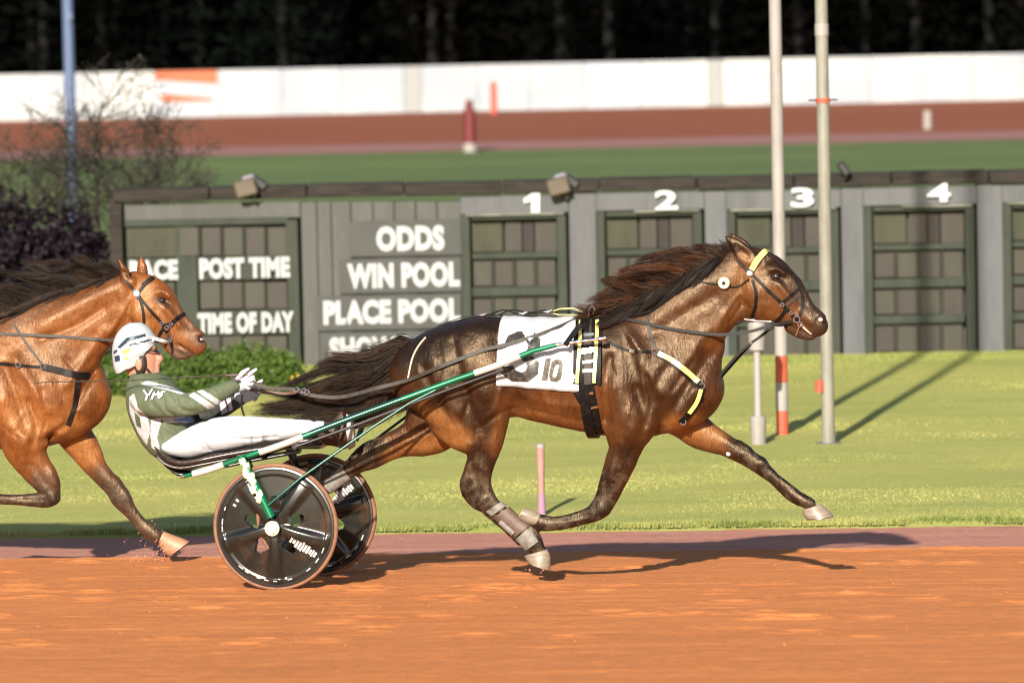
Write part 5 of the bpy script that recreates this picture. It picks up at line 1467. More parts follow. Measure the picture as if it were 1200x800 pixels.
def sulky():
    root = empty('sulky', F1.o, F1.yaw)
    tag(root, 'green racing sulky with black disc wheels behind the dark bay horse', 'sulky')
    L = lambda px, py, v: F1.loc(px, py, v)
    cn = L(323, 617, -WB - .0); zc = cn[2]
    wheel(root, -WB, zc, cn[0], False, math.radians(-90))
    gq = F1.world((cn[0], WB, 0)); zf = float(surf_z(np.array(q_of(gq.x, gq.y))))
    gn = F1.world((cn[0], -WB, 0)); zn = float(surf_z(np.array(q_of(gn.x, gn.y))))
    wheel(root, WB, zf + WR, cn[0], True, math.radians(-58))
    dz = zf - zn
    for sd in (-1, 1):
        def S(px, py, v):                       # near shaft traced, far one mirrored and lowered with the bank
            p = L(px, py, -v); 
            if sd > 0: p = np.array([p[0], v, p[2] + dz * v / WB * .5])
            return p
        pts = [(215, 558, .55), (245, 550, .55), (282, 537, .55), (330, 521, .53), (400, 494, .47), (470, 468, .41), (530, 446, .37), (580, 429, .35), (625, 411, .335), (652, 404, .33)]
        P = [S(*q) for q in pts]
        sh = MB().tube(P, [.011, .012, .017, .017, .017, .017, .017, .017, .016, .013], 14).build('shaft', M_green, root)
        def seg(a, b, r, m, nm):
            k = [S(x, y, v) for x, y, v in catmull([q for q in pts], 6)]
            K = catmull(np.array(pts), 8); K = K[(K[:, 0] >= a) & (K[:, 0] <= b)]
            MB().tube([S(*q) for q in K], r, 14).build(nm, m, sh)
        seg(224, 266, .0205, M_tape, 'tape_wrap'); seg(300, 362, .0195, M_tape, 'tape_wrap'); seg(553, 611, .0195, M_tape, 'tape_wrap')
        seg(362, 470, .0190, M_greend, 'dark_sleeve')
        MB().tube([S(211, 559, .55), S(216, 557.6, .55)], [.009, .014], 10).build('end_cap', M_chrome, sh)
        MB().tube([S(652, 404, .33), S(680, 400, .325), S(704, 397, .32), (S(709, 396, .32))], [.011, .010, .010, .013], 12).build('shaft_tip', M_chrome, sh)
        MB().tube([S(703, 397, .32), S(710, 396, .32)], [.016, .014], 12).build('tip_ball', M_chrome, sh)
        # underside rod along the shaft
        MB().tube([S(345, 524, .52), S(420, 497, .455), S(500, 466, .39), S(590, 433, .35)], .009, 8).build('under_rod', M_black, sh)
        # tug strap holding the shaft to the saddle
        mb = MB(); q = S(663, 402, .33); mb.add(*ribbon([q + np.array([0, sd * .02, -.01]), S(671, 392, .30), S(680, 380, .26)], [(0, sd, .3)] * 3, .03, .006)); mb.build('tug_strap', M_leather, sh)
        # fork with flowery wrap, outside the wheel
        A = S(284, 536, .585); B = S(318, 606, .60)
        hub = np.array([cn[0], sd * .61, zc if sd < 0 else zf + WR])
        if sd > 0: B = np.array([hub[0] - .02, .60, hub[2] + .05])
        fk = MB().tube([A, A * .7 + B * .3, A * .3 + B * .7, B], [.016, .021, .024, .026], 14).build('fork', M_green, root)
        d = (B - A)
        for k in range(8):
            t = .07 + .088 * k
            p = A + d * t + np.array([-.008 + .010 * math.sin(k * 2.3), sd * .013, .006 * math.cos(k * 1.7)])
            bm = bmesh.new(); bmesh.ops.create_icosphere(bm, subdivisions=2, radius=.026)
            for q in bm.verts: q.co *= 1 + .28 * math.sin(q.co.x * 190 + k * 2) * math.sin(q.co.z * 170 + k)
            mesh_obj('flower', [(q.co.x * .85 + p[0], q.co.y * .6 + p[1], q.co.z * 1.2 + p[2]) for q in bm.verts], [[q.index for q in f.verts] for f in bm.faces], M_flower, fk); bm.free()
        V_ = []; 
        mb = MB(); mb.tube([np.array([hub[0], sd * .53, hub[2]]), np.array([hub[0], sd * .600, hub[2]]), np.array([hub[0], sd * .622, hub[2]]), np.array([hub[0], sd * .630, hub[2]])], [.012, .034, .043, .03], 18); mb.build('axle_cap', M_hub, fk)
        for k in range(5):
            a = 2 * math.pi * k / 5
            MB().tube([hub + np.array([.026 * math.cos(a), sd * .018, .026 * math.sin(a)]), hub + np.array([.026 * math.cos(a), sd * .026, .026 * math.sin(a)])], .0045, 6).build('bolt', M_chrome, fk)
        bm = bmesh.new(); bmesh.ops.create_uvsphere(bm, u_segments=14, v_segments=10, radius=.03); p = S(283, 535.5, .585)
        mesh_obj('fork_crown', [(q.co.x * 1.0 + p[0], q.co.y + p[1], q.co.z * .5 + p[2]) for q in bm.verts], [[q.index for q in f.verts] for f in bm.faces], M_green, fk); bm.free()
        # inner fork leg and stay rod
        MB().tube([S(290, 537, .50), S(320, 612, .47)] if sd < 0 else [S(290, 537, .50), np.array([hub[0], .47, hub[2] + .02])], [.014, .016], 10).build('inner_fork', M_black, root)
        st = [S(314, 592, .615), S(352, 560, .58), S(400, 526, .51), S(440, 498, .46), S(480, 472, .41), S(520, 452, .375), S(560, 438, .352)]
        MB().tube(st, .0085, 10).build('stay_rod', M_greend, root)
        # stirrup
        MB().tube([S(402, 478, .36), S(405, 492, .30), S(403, 508, .26), S(398, 522, .24), S(392, 512, .2), S(396, 492, .2)], .010, 8).build('stirrup', M_black, root)
        MB().tube([S(380, 505, .48), S(392, 510, .36), S(398, 520, .24)], .012, 8).build('stirrup_bracket', M_black, root)
    # cross bars
    a = L(288, 537, -.55); b = a.copy(); b[1] = .55; b[2] += dz * .5
    MB().tube([a, b], .018, 12).build('cross_bar', M_black, root)
    a = L(345, 523, -.52); b = a.copy(); b[1] = .52; b[2] += dz * .5
    MB().tube([a, (a + b) / 2 + np.array([.02, 0, -.03]), b], .016, 12).build('cross_bar', M_black, root)
    # seat shell
    V_ = []; nu, nv = 26, 12
    top = catmull([(188, 524), (196, 534), (207, 541), (222, 544.5), (240, 542), (262, 537.5), (290, 532.5), (330, 526), (372, 518)], 6)
    for i, q in enumerate(resample(top, nu)):
        t = i / (nu - 1)
        hw = .20 * (1 - .75 * max(0, t - .35) ** .9) * (.75 + .25 * min(1, t * 6))
        for j in range(nv):
            s_ = -1 + 2 * j / (nv - 1)
            p = L(q[0], q[1], 0); V_.append((p[0], s_ * hw, p[2] + .018 * abs(s_) ** 3))
    F_ = [(i * nv + j, i * nv + j + 1, (i + 1) * nv + j + 1, (i + 1) * nv + j) for i in range(nu - 1) for j in range(nv - 1)]
    st = mesh_obj('seat', V_, F_, M_seat, root); md = st.modifiers.new('t', 'SOLIDIFY'); md.thickness = .028; md.offset = -1
    V_, F_ = loft(F1, [(199, 540, 201, 544, .16), (214, 548, 216, 556, .17), (232, 550, 234, 554, .16), (262, 543, 263, 548, .13), (300, 535, 301, 540, .10), (350, 526, 351, 531, .07)], 0, 16, 3, 3.0)
    mesh_obj('seat_pan', V_, F_, M_black, st)
    V_, F_ = loft(F1, [(193, 526, 190, 531, .205), (205, 537, 203, 543, .21), (221, 541, 221, 548, .205), (246, 537, 247, 544, .19), (285, 530, 286, 536, .15)], 0, 14, 3, 3.0)
    mesh_obj('seat_cushion', V_, F_, M_seat, st)
    return root
sulky()

# ------------------------------------------------------------------ driver
M_jacket = mat('jacket_cloth', (.1, .13, .07), rough=.7, tint=True, noise=[((30, 30, 30), (.86, .86, .86), .45, .7, 'MULTIPLY')], bump=[(14, .5, .012), (38, .35, .005), (300, .2, .001)])
M_pants = mat('trouser_white', (.47, .495, .535), rough=.6, noise=[((10, 10, 10), (.42, .44, .475), .45, .7, 'MIX')], bump=[((5, 5, 9), .35, .02), (300, .2, .001)])
M_skin = mat('skin', (.52, .24, .15), rough=.5, spec=.4, tint=True, bump=[(90, .2, .002)])
M_glove = mat('glove_white', (.40, .42, .45), rough=.6, bump=[(60, .4, .004)])
M_helmet = mat('helmet_shell', (.8, .8, .8), rough=.22, spec=.6, tint=True)
M_dkpad = mat('dark_padding', (.02, .016, .014), rough=.7)
M_lens = mat('dark_lens', (.01, .01, .012), rough=.1, spec=.7)
M_shoe = mat('boot_brown', (.07, .042, .028), rough=.5, noise=[((30, 30, 30), (.03, .02, .015), .45, .65, 'MIX')])

def driver():
    fr = F1
    root = empty('person', fr.o, fr.yaw)
    tag(root, 'driver in green and white jacket, white trousers and white helmet leaning back on sulky', 'person')
    lo = fr.loc(120, 560, 0); hi = fr.loc(430, 378, 0)
    # --- head and body (one skin)
    s = Sculpt(fr, [lo[0], -.36, lo[2]], [hi[0], .36, hi[2]], .008)
    s.chain([(146, 398, 179, 400, .068), (144, 408, 182, 409, .074), (146, 418, 183, 418, .074), (150, 427, 184, 427, .068), (158, 434, 184, 434, .055), (166, 439, 184, 438, .04)], 0, .02)
    s.chain([(150, 432, 174, 436, .058), (152, 446, 178, 447, .06), (150, 455, 184, 456, .09)], 0, .03)      # neck
    s.chain([(156, 460, 186, 458, .12), (157, 477, 200, 471, .135), (164, 495, 212, 489, .125), (176, 511, 212, 504, .12), (190, 520, 210, 514, .12)], 0, .03)
    body_arm_n = [(162, 457, 174, 474, .045, -.165), (176, 459, 180, 480, .045, -.21), (196, 462, 196, 482, .042, -.245), (216, 467, 219, 482, .038, -.258), (239, 462, 245, 475, .034, -.22), (262, 450, 270, 463, .032, -.16), (274, 446, 279, 457, .028, -.13)]
    body_arm_f = [(162, 457, 174, 474, .045, .165), (180, 464, 184, 482, .045, .21), (205, 471, 205, 487, .042, .247), (228, 479, 232, 491, .038, .252), (250, 475, 256, 486, .034, .205), (272, 464, 278, 477, .032, .14), (282, 461, 287, 472, .028, .11)]
    leg_n = [(209, 516, 209, 527, .05, -.09), (225, 512, 225, 527, .055, -.10), (250, 502, 250, 520, .055), (280, 498, 280, 516, .052), (305, 497, 302, 512, .042), (335, 498, 333, 508, .038), (362, 497, 360, 505, .036), (380, 497, 379, 506, .038), (392, 497, 391, 508, .036)]
    leg_f = [(209, 516, 209, 527, .05, .09), (225, 512, 225, 527, .055, .10), (250, 503, 250, 521, .055), (280, 500, 280, 519, .052), (305, 502, 302, 518, .042), (335, 505, 333, 517, .038), (362, 507, 360, 518, .036), (380, 507, 379, 520, .038), (392, 507, 391, 519, .036)]
    s.chain(body_arm_n, -.2, .02); s.chain(body_arm_f, .2, .02); s.chain(leg_n, -.11, .02); s.chain(leg_f, .11, .02)
    # face: brow, nose, lips, chin, ear
    s.chain([(180, 407, 184, 407.5, .04), (181.5, 408.5, 184, 409, .03)], 0, .01)
    s.chain([(180, 411, 184, 411.5, .008), (182, 416, 188, 416.5, .010), (183, 419, 191, 420.3, .015), (183, 422, 189, 422.6, .012)], 0, .006)
    s.chain([(182, 426, 187.6, 427, .022), (182, 427.4, 187.8, 428, .022)], 0, .004); s.chain([(182, 429.6, 187.6, 430, .02), (182, 430.6, 187.2, 431, .02)], 0, .004)
    s.chain([(180, 434, 187.2, 435.4, .02), (179, 436, 186.8, 438, .022)], 0, .01)
    s.stroke([(180, 412), (182.5, 412.5)], 1.6, -.008); s.stroke([(184, 428.8), (188, 429)], .8, -.006); s.stroke([(177, 421), (180, 424)], 3, .005)
    s.chain([(163, 420, 168, 419, .008, -.074), (162, 426, 168.5, 426, .010, -.078), (164, 432, 167, 432, .007, -.074)], -.075, .006)
    P, F = s.mesh(1); X, Y = to_px(fr, P)
    C = paint(X, Y, (.40, .20, .135), [([(183, 417), (188, 421)], 3, (.48, .18, .12), .7), ([(180, 422)], 4, (.46, .18, .12), .6), ([(186, 428), (188, 428.5)], 1.6, (.42, .12, .10), .8), ([(170, 436), (182, 440)], 3, (.44, .22, .14), .5), ([(178, 409), (183, 409)], 1.4, (.12, .06, .04), .8)])
    fast_mesh('body', P, F, M_skin, root, True, C)
    # --- jacket
    j = Sculpt(fr, [lo[0], -.38, lo[2]], [fr.loc(300, 400, 0)[0], .38, fr.loc(200, 436, 0)[2]], .0062)
    j.chain([(151, 441, 182, 443, .072), (150, 447, 184, 449, .08), (149, 455, 194, 455, .15), (149, 466, 206, 462, .18), (150, 479, 216, 472, .182), (157, 497, 227, 487, .17), (167, 513, 226, 503, .165), (180, 524, 218, 512, .17), (192, 529, 208, 520, .17)], 0, .02)
    grow_ = lambda ch, a, w: [(q[0], q[1] - a, q[2], q[3] + a, q[4] + w) + tuple(q[5:]) for q in ch]
    j.chain([(160, 452, 172, 480, .07, -.165), (172, 452, 180, 488, .068, -.215), (194, 454, 194, 489, .062, -.25), (216, 460, 221, 488, .056, -.262), (240, 455, 248, 479, .05, -.222), (262, 447, 268, 465, .042, -.165), (273, 444, 278, 459, .038, -.135)], -.2, .022)
    j.chain([(160, 455, 172, 480, .07, .165), (180, 457, 184, 490, .068, .215), (205, 464, 205, 494, .062, .25), (228, 472, 233, 497, .056, .255), (250, 468, 257, 492, .05, .205), (270, 461, 277, 480, .042, .15), (280, 459, 285, 474, .038, .12)], .2, .022)
    # folds
    for p, sg, a in [([(198, 462), (203, 478), (212, 484)], 1.8, -.010), ([(214, 466), (220, 476), (232, 480)], 1.6, -.009), ([(186, 470), (196, 482)], 2.0, -.006), ([(226, 464), (236, 474)], 1.8, .007),
                     ([(168, 484), (185, 490), (214, 490), (230, 488)], 2.0, -.011), ([(250, 462), (262, 470)], 1.5, -.006), ([(244, 460), (254, 474)], 1.5, .005), ([(160, 470), (166, 482)], 2, .006),
                     ([(195, 500), (212, 512)], 1.8, .007), ([(200, 496), (216, 508)], 1.6, -.006), ([(184, 500), (190, 518)], 1.8, -.006), ([(172, 496), (180, 514)], 1.8, .005), ([(206, 456), (216, 466)], 1.6, -.006), ([(152, 449), (180, 450)], 1.6, -.012)]:
        j.stroke(p, sg, a)
    j.add_noise(40, .0022)
    P, F = j.mesh(1); X, Y = to_px(fr, P)
    G = np.array((.085, .108, .060)); W = np.array((.41, .425, .44)); K = np.array((.03, .035, .03)); B = np.array((.22, .26, .50))
    C = np.tile(G, (len(P), 1)); near = P[:, 1] < -.02
    def fill(poly, c, mask=None):
        m = in_poly(X, Y, poly)
        if mask is not None: m &= mask
        C[m] = c
    tors = P[:, 1] > -.20
    fill([(151, 465), (157, 461), (162, 478), (173, 488), (176, 505), (172, 521), (162, 508), (152, 484)], W, near)
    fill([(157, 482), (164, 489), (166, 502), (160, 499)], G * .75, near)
    fill([(177, 491), (190, 489), (184, 512), (188, 529), (178, 525), (176, 510)], W, near); fill([(190, 489), (232, 488), (229, 495), (192, 495)], W, near)
    fill([(202, 490), (228, 489), (226, 493), (204, 494)], B, near)
    fill([(165, 450), (172, 446), (198, 452), (216, 460), (213, 462), (192, 456), (172, 452)], W, near)
    arm = near
    fill([(221, 463), (227, 459), (253, 476), (247, 481)], W, arm); fill([(230, 458), (237, 456), (262, 472), (256, 476)], W, arm)
    farm = P[:, 1] > .05
    C[farm & (X > 226)] = K; fill([(257, 472), (263, 469), (267, 482), (260, 486)], (.62, .52, .62), farm); fill([(265, 467), (270, 466), (273, 480), (269, 482)], (.66, .56, .62), farm)
    jk = fast_mesh('jacket', P, F, M_jacket, root, True, C)
    # script letters on the upper arm
    for pts in ([(168.5, 456.5), (173, 463), (171, 469)], [(179, 455), (174.5, 463)], [(178, 468), (181, 458.5), (183, 464.5), (187, 457.5), (186.5, 466.5)], [(188, 465), (190.5, 458), (194, 459)]):
        for wd, of, m_ in ((.022, .004, M_black), (.0145, .007, M_stick)):
            strap(j, 'arm_lettering', pts, wd, m_, jk, .003, of, 8, far=False, curve=False)
    V_, F_ = loft(fr, [(150, 440, 180, 441.5, .076), (150, 443, 182, 445, .08)], 0, 20); mesh_obj('collar', V_, F_, M_jacket, jk)
    ca = bpy.data.objects[-1] if False else None
    # --- trousers
    t = Sculpt(fr, [fr.loc(195, 500, 0)[0], -.3, lo[2]], [fr.loc(402, 500, 0)[0], .3, fr.loc(200, 478, 0)[2]], .0075)
    t.chain([(198, 512, 198, 532, .10, -.08), (210, 507, 208, 535, .10, -.085), (224, 502, 222, 536, .10, -.1), (246, 491, 246, 530, .092), (275, 487, 275, 525, .082), (305, 488, 302, 519, .07), (335, 490, 333, 515, .064), (362, 492, 360, 510, .056), (378, 493, 377, 508, .05)], -.11, .02)
    t.chain([(198, 512, 198, 532, .10, .08), (210, 507, 208, 535, .10, .085), (224, 502, 222, 538, .10, .1), (246, 492, 246, 531, .095), (275, 490, 275, 529, .086), (305, 493, 302, 529, .074), (335, 497, 333, 526, .066), (360, 500, 359, 526, .058), (374, 501, 373, 526, .05)], .11, .02)
    t.chain([(206, 508, 204, 528, .15), (224, 506, 222, 533, .14)], 0, .03)
    for p, sg, a in [([(230, 500), (270, 506), (340, 503)], 1.6, -.004), ([(240, 494), (252, 504)], 1.6, -.006), ([(300, 505), (312, 520)], 2, -.006), ([(296, 500), (306, 514)], 1.6, .005), ([(226, 512), (240, 526)], 2, -.006), ([(345, 495), (352, 514)], 1.6, -.005), ([(366, 495), (371, 513)], 1.6, -.006), ([(280, 500), (285, 520)], 2.4, -.004), ([(224, 506), (238, 514), (246, 526)], 1.5, -.008), ([(232, 500), (246, 508)], 1.4, -.007), ([(292, 492), (298, 506), (296, 518)], 1.3, -.007), ([(302, 492), (309, 504), (306, 516)], 1.2, .006), ([(314, 494), (318, 508)], 1.3, -.006), ([(262, 510), (290, 514), (325, 511)], 1.3, -.006), ([(330, 498), (356, 503), (374, 501)], 1.2, -.006)]:
        t.stroke(p, sg, a * 1.5)
    t.add_noise(18, .0018)
    P, F = t.mesh(1); fast_mesh('trousers', P, F, M_pants, root, True)
    # --- boots
    for v, dy in ((-.11, 0), (.11, 8)):
        V_, F_ = loft(fr, [(375, 493 + dy, 374, 514 + dy, .05, v), (388, 494 + dy, 387, 514 + dy, .05, v), (394, 488 + dy, 397, 516 + dy, .048, v), (399, 482 + dy, 404, 518 + dy, .046, v), (404, 480 + dy, 410, 514 + dy, .044, v)], v, 18, 3)
        b_ = mesh_obj('boot', V_, F_, M_shoe, root)
        V_, F_ = loft(fr, [(405, 484 + dy, 409, 519 + dy, .043, v), (412, 488 + dy, 416, 515 + dy, .04, v)], v, 18, 1)
        mesh_obj('sole', V_, F_, M_glove, b_)
    # --- gloves: palm and five bent fingers closed on the reins
    for v0, ox, oy in ((-.125, 0, 0), (.11, 7, 13)):
        g = Sculpt(fr, [fr.loc(262, 480, 0)[0], v0 - .10, fr.loc(280, 485, 0)[2]], [fr.loc(318, 430, 0)[0], v0 + .10, fr.loc(280, 420, 0)[2]], .0042)
        A = lambda ch: [(q[0] + ox, q[1] + oy, q[2] + ox, q[3] + oy, q[4], v0 + q[5]) for q in ch]
        g.chain(A([(272, 445, 277, 459, .032, 0), (279, 441, 284, 458, .030, 0), (287, 439, 292, 454, .028, 0)]), v0, .008)     # palm and cuff
        # index stretched, three curled, thumb along the top
        g.chain(A([(288, 439, 290, 443, .010, -.022), (294, 434, 296.5, 438, .010, -.024), (299, 431, 301, 434.5, .0085, -.022)]), v0, .004, 3)
        g.chain(A([(289, 441, 291, 446, .010, -.008), (296, 439, 297, 443.5, .010, -.012), (298, 444, 294.5, 445, .009, -.024), (294, 447, 291, 446, .0085, -.03)]), v0, .004, 3)
        g.chain(A([(289, 446, 291, 450, .010, .006), (296, 445, 296, 449.5, .0095, .0), (297, 450, 293, 450, .009, -.018), (293, 451.5, 290, 450, .0085, -.028)]), v0, .004, 3)
        g.chain(A([(287, 450, 289, 454, .009, .018), (293.5, 451, 293, 455, .0085, .012), (293, 456, 289.5, 454.5, .008, -.01), (289, 455, 287, 453, .008, -.022)]), v0, .004, 3)
        g.chain(A([(277, 441, 280, 446, .012, -.026), (283, 434, 286, 439, .011, -.034), (290, 430.5, 292, 434, .009, -.032)]), v0, .006, 3)
        P, F = g.mesh(1); gl = fast_mesh('glove', P, F, M_glove, root, True)
        V_, F_ = loft(fr, [(270 + ox, 445.5 + oy, 274.5 + ox, 460 + oy, .036, v0), (276 + ox, 443.5 + oy, 280.5 + ox, 458.5 + oy, .036, v0)], v0, 16, 2); mesh_obj('cuff', V_, F_, M_jacket if False else M_glove, gl)
    # --- helmet
    h = Sculpt(fr, [fr.loc(122, 440, 0)[0], -.2, fr.loc(150, 450, 0)[2]], [fr.loc(206, 400, 0)[0], .2, fr.loc(150, 378, 0)[2]], .0042)
    h.chain([(154, 391, 166, 391, .05), (143, 394, 176, 395, .082), (135, 402, 182, 402, .108), (132, 411, 182.5, 409, .117), (132.5, 420, 176, 418, .116), (134, 428, 164, 428, .112), (137, 434, 158, 434, .106)], 0, .015)
    h.chain([(150, 444.5, 200, 447, .2), (130, 446, 150, 449, .2)], 0, .004, 2, cut=True)
    h.chain([(171, 420, 201, 420, .2), (168, 436, 200, 436, .2)], 0, .006, 2, cut=True)              # open face
    for sd in (-1, 1): h.chain([(159, 421, 172, 419, .03, sd * .125), (160, 432, 174, 432, .03, sd * .125)], 0, .006, 2, cut=True)
    h.stroke([(140, 402), (160, 394), (178, 397)], 1.5, .004); h.stroke([(136, 412), (156, 404), (178, 405)], 1.2, -.004); h.stroke([(138, 430), (156, 416), (176, 410)], 1.4, .004)
    P, F = h.mesh(1); X, Y = to_px(fr, P); C = np.tile(np.array((.40, .42, .45)), (len(P), 1))
    nv = np.array((.014, .035, .06)); yl = np.array((.55, .42, .10)); gr = np.array((.45, .47, .48))
    for poly, c in (([(137, 407), (148, 396), (170, 391), (171, 394), (152, 399), (141, 408)], nv), ([(151, 404), (176, 397), (177, 399), (153, 406)], nv), ([(134, 417), (140, 416), (141, 423), (135, 424)], nv), ([(135, 425), (147, 426), (147, 429), (136, 430)], gr),
                    ([(142, 412), (152, 407), (154, 410), (146, 416)], yl), ([(145, 419), (151, 417), (150, 421), (146, 422)], yl), ([(154, 409), (162, 406), (161, 409), (155, 411)], gr), ([(133, 411), (138, 409), (137, 413), (133, 415)], nv), ([(160, 401), (179, 402), (179, 403.2), (160, 402.4)], gr)):
        C[in_poly(X, Y, poly) & (np.abs(P[:, 1]) > .02)] = c
    he = fast_mesh('helmet', P, F, M_helmet, root, True, C)
    V_ = []; F_ = []; n = 14
    for i in range(5):
        t_ = i / 4
        for k in range(n + 1):
            a = -1 + 2 * k / n
            e = math.sqrt(max(0, 1 - a * a))
            p = fr.loc(174 + (6 + 17 * t_) * (.25 + .75 * e), 397.5 + 5.2 * t_ * e + .6 * t_, a * (.108 - .02 * t_)); V_.append(p)
    F_ = [(i * (n + 1) + k, i * (n + 1) + k + 1, (i + 1) * (n + 1) + k + 1, (i + 1) * (n + 1) + k) for i in range(4) for k in range(n)]
    vz = mesh_obj('visor', V_, F_, M_stick, he); md = vz.modifiers.new('t', 'SOLIDIFY'); md.thickness = .020
    for sd in (-1, 1):
        V_, F_ = loft(fr, [(158, 418, 170, 416, .012, sd * .088), (157, 429, 171, 428, .012, sd * .088), (160, 438, 167, 438, .01, sd * .082)], 0, 14, 3); mesh_obj('ear_padding', V_, F_, M_dkpad, he)
        V_, F_ = loft(fr, [(159.5, 421.5, 166, 420, .012, sd * .102), (158.5, 428, 167, 427.5, .014, sd * .102), (161, 434, 165, 434, .010, sd * .1)], 0, 12, 3); o = mesh_obj('ear', V_, F_, M_hub, root); o.data.materials.clear(); o.data.materials.append(mat('ear_skin', (.42, .21, .14), rough=.5))
    mb = MB(); mb.add(*ribbon([fr.loc(172, 432, -.075), fr.loc(176, 437, -.06), fr.loc(180, 440.5, -.03), fr.loc(182, 441, 0), fr.loc(180, 440.5, .03), fr.loc(172, 432, .075)], [(0.4, -1, -.3), (.5, -1, -.5), (.5, -.5, -1), (.5, 0, -1), (.5, .5, -1), (.4, 1, -.3)], .014, .004)); mb.build('chin_strap', M_dkpad, he)
    # glasses
    gl = MB(); gl.tube([fr.loc(182.8, 411.5, -.05), fr.loc(184.6, 412.4, -.03), fr.loc(184.8, 412.6, -.012)], [.009, .012, .007], 8); e = gl.build('glasses', M_lens, root)
    MB().tube([fr.loc(182.8, 411.5, .05), fr.loc(184.6, 412.4, .03), fr.loc(184.8, 412.6, .012)], [.009, .012, .007], 8).build('lens', M_lens, e)
    MB().tube([fr.loc(183, 411.4, -.05), fr.loc(176, 411, -.078), fr.loc(170, 412, -.082)], .0035, 6).build('temple', M_lens, e)
    MB().tube([fr.loc(184.8, 412.2, -.012), fr.loc(185.2, 411.9, 0), fr.loc(184.8, 412.2, .012)], .003, 6).build('bridge', M_lens, e)
driver()

# ------------------------------------------------------------------ driving reins and head-pole lines
def reins():
    root = empty('driving_reins', F1.o, F1.yaw)
    tag(root, 'long dark leather driving reins from the white gloves to the dark bay', 'reins')
    L = F1.loc
    def line(name, pts, w, m, t=.004, up=(0, -1, .2), par=root):
        P = np.array([L(*p) for p in pts]); P = catmull(P, 5)
        mb = MB(); mb.add(*ribbon(P, [up] * len(P), w, t)); return mb.build(name, m, par)
    def sv(px, py, off=.018):
        return (px, py, H1.on(px, py, -1, off)[1])
    def far_sv(p): return (p[0], p[1], -p[2])
    near = [(290, 444, -.13), (300, 450, -.14), (320, 455, -.15), (342, 456, -.16), (365, 463, -.17), (400, 465, -.18), (440, 455, -.21), sv(478, 445, .03), sv(510, 432), sv(540, 420), sv(570, 409), sv(600, 402, .024), sv(640, 389, .024), sv(676, 374, .026), sv(690, 369, .03)]
    line('hand_rein', near, .022, M_leather2)
    rest = [sv(690, 369, .03), sv(712, 371, .02), sv(740, 375, .02), sv(780, 384, .02), sv(820, 390, .02), (850, 392, -.13), (880, 388, -.12), (905, 381, -.10), sv(928, 377, .02)]
    line('bit_rein', rest, .018, M_leather)
    farr = [(297, 457, .11), (330, 462, .12), (380, 468, .16), (440, 455, .21)] + [far_sv(p) for p in near[7:]] + []
    line('hand_rein', farr, .022, M_leather2, up=(0, 1, .2))
    line('bit_rein', [far_sv(p) for p in rest], .018, M_leather, up=(0, 1, .2))
    # spare loop of the reins behind the hands, with keepers
    line('rein_end', [(282, 447, -.155), (276, 446, -.17), (270, 441, -.16), (262, 439, -.15)], .016, M_leather2)
    line('hand_loop', [(284, 462, -.12), (283, 475, -.12), (286, 487, -.12)], .012, M_leather)
    line('twist_rein', [(292, 456, -.04), (310, 459, -.03), (335, 461, -.02), (352, 458, -.06)], .02, mat('reddish_rein', (.10, .05, .035), rough=.6))
    for x, y in ((348, 457), (356, 458), (360, 460)):
        p = L(x, y, -.17); MB().tube([p + np.array([math.cos(a) * .014, -.004, math.sin(a) * .014]) for a in np.linspace(0, 6.283, 11)], .005, 6, False).build('rein_ring', M_chrome, root)
    # forked martingale from breast to bit
    line('martingale', [sv(822, 470, .012), (836, 450, -.06), (850, 432, -.05), (866, 414, -.045), (880, 402, -.04), (893, 393, -.035), (903, 384, -.03)], .016, M_leather)
    line('martingale', [(836, 452, -.02), (852, 434, -.01), (868, 416, -.0), (880, 403, -.03)], .014, M_leather)
    line('head_pole', [(862, 377, -.08), (876, 377, -.09), (893, 376, -.09), (908, 378, -.08)], .010, M_leather)
    MB().tube([L(872, 374, -.085), L(885, 376, -.09), L(904, 377, -.085)], .006, 8).build('chin_rod', M_chrome, root)
    MB().tube([L(879, 401, -.04), L(881, 403, -.04)], .011, 8).build('keeper', M_boot2, root)
reins()
# ------------------------------------------------------------------ second horse, coming up behind on the inside
_b = on_z(100, 668, 0.0)
H2F = Frame((0, 0, 0), R(-7))
H2F.o = Vector((-2.6, 1.75, 0)); 
_q = q_of(H2F.o.x, H2F.o.y); H2F.o.z = float(surf_z(np.array(_q)))

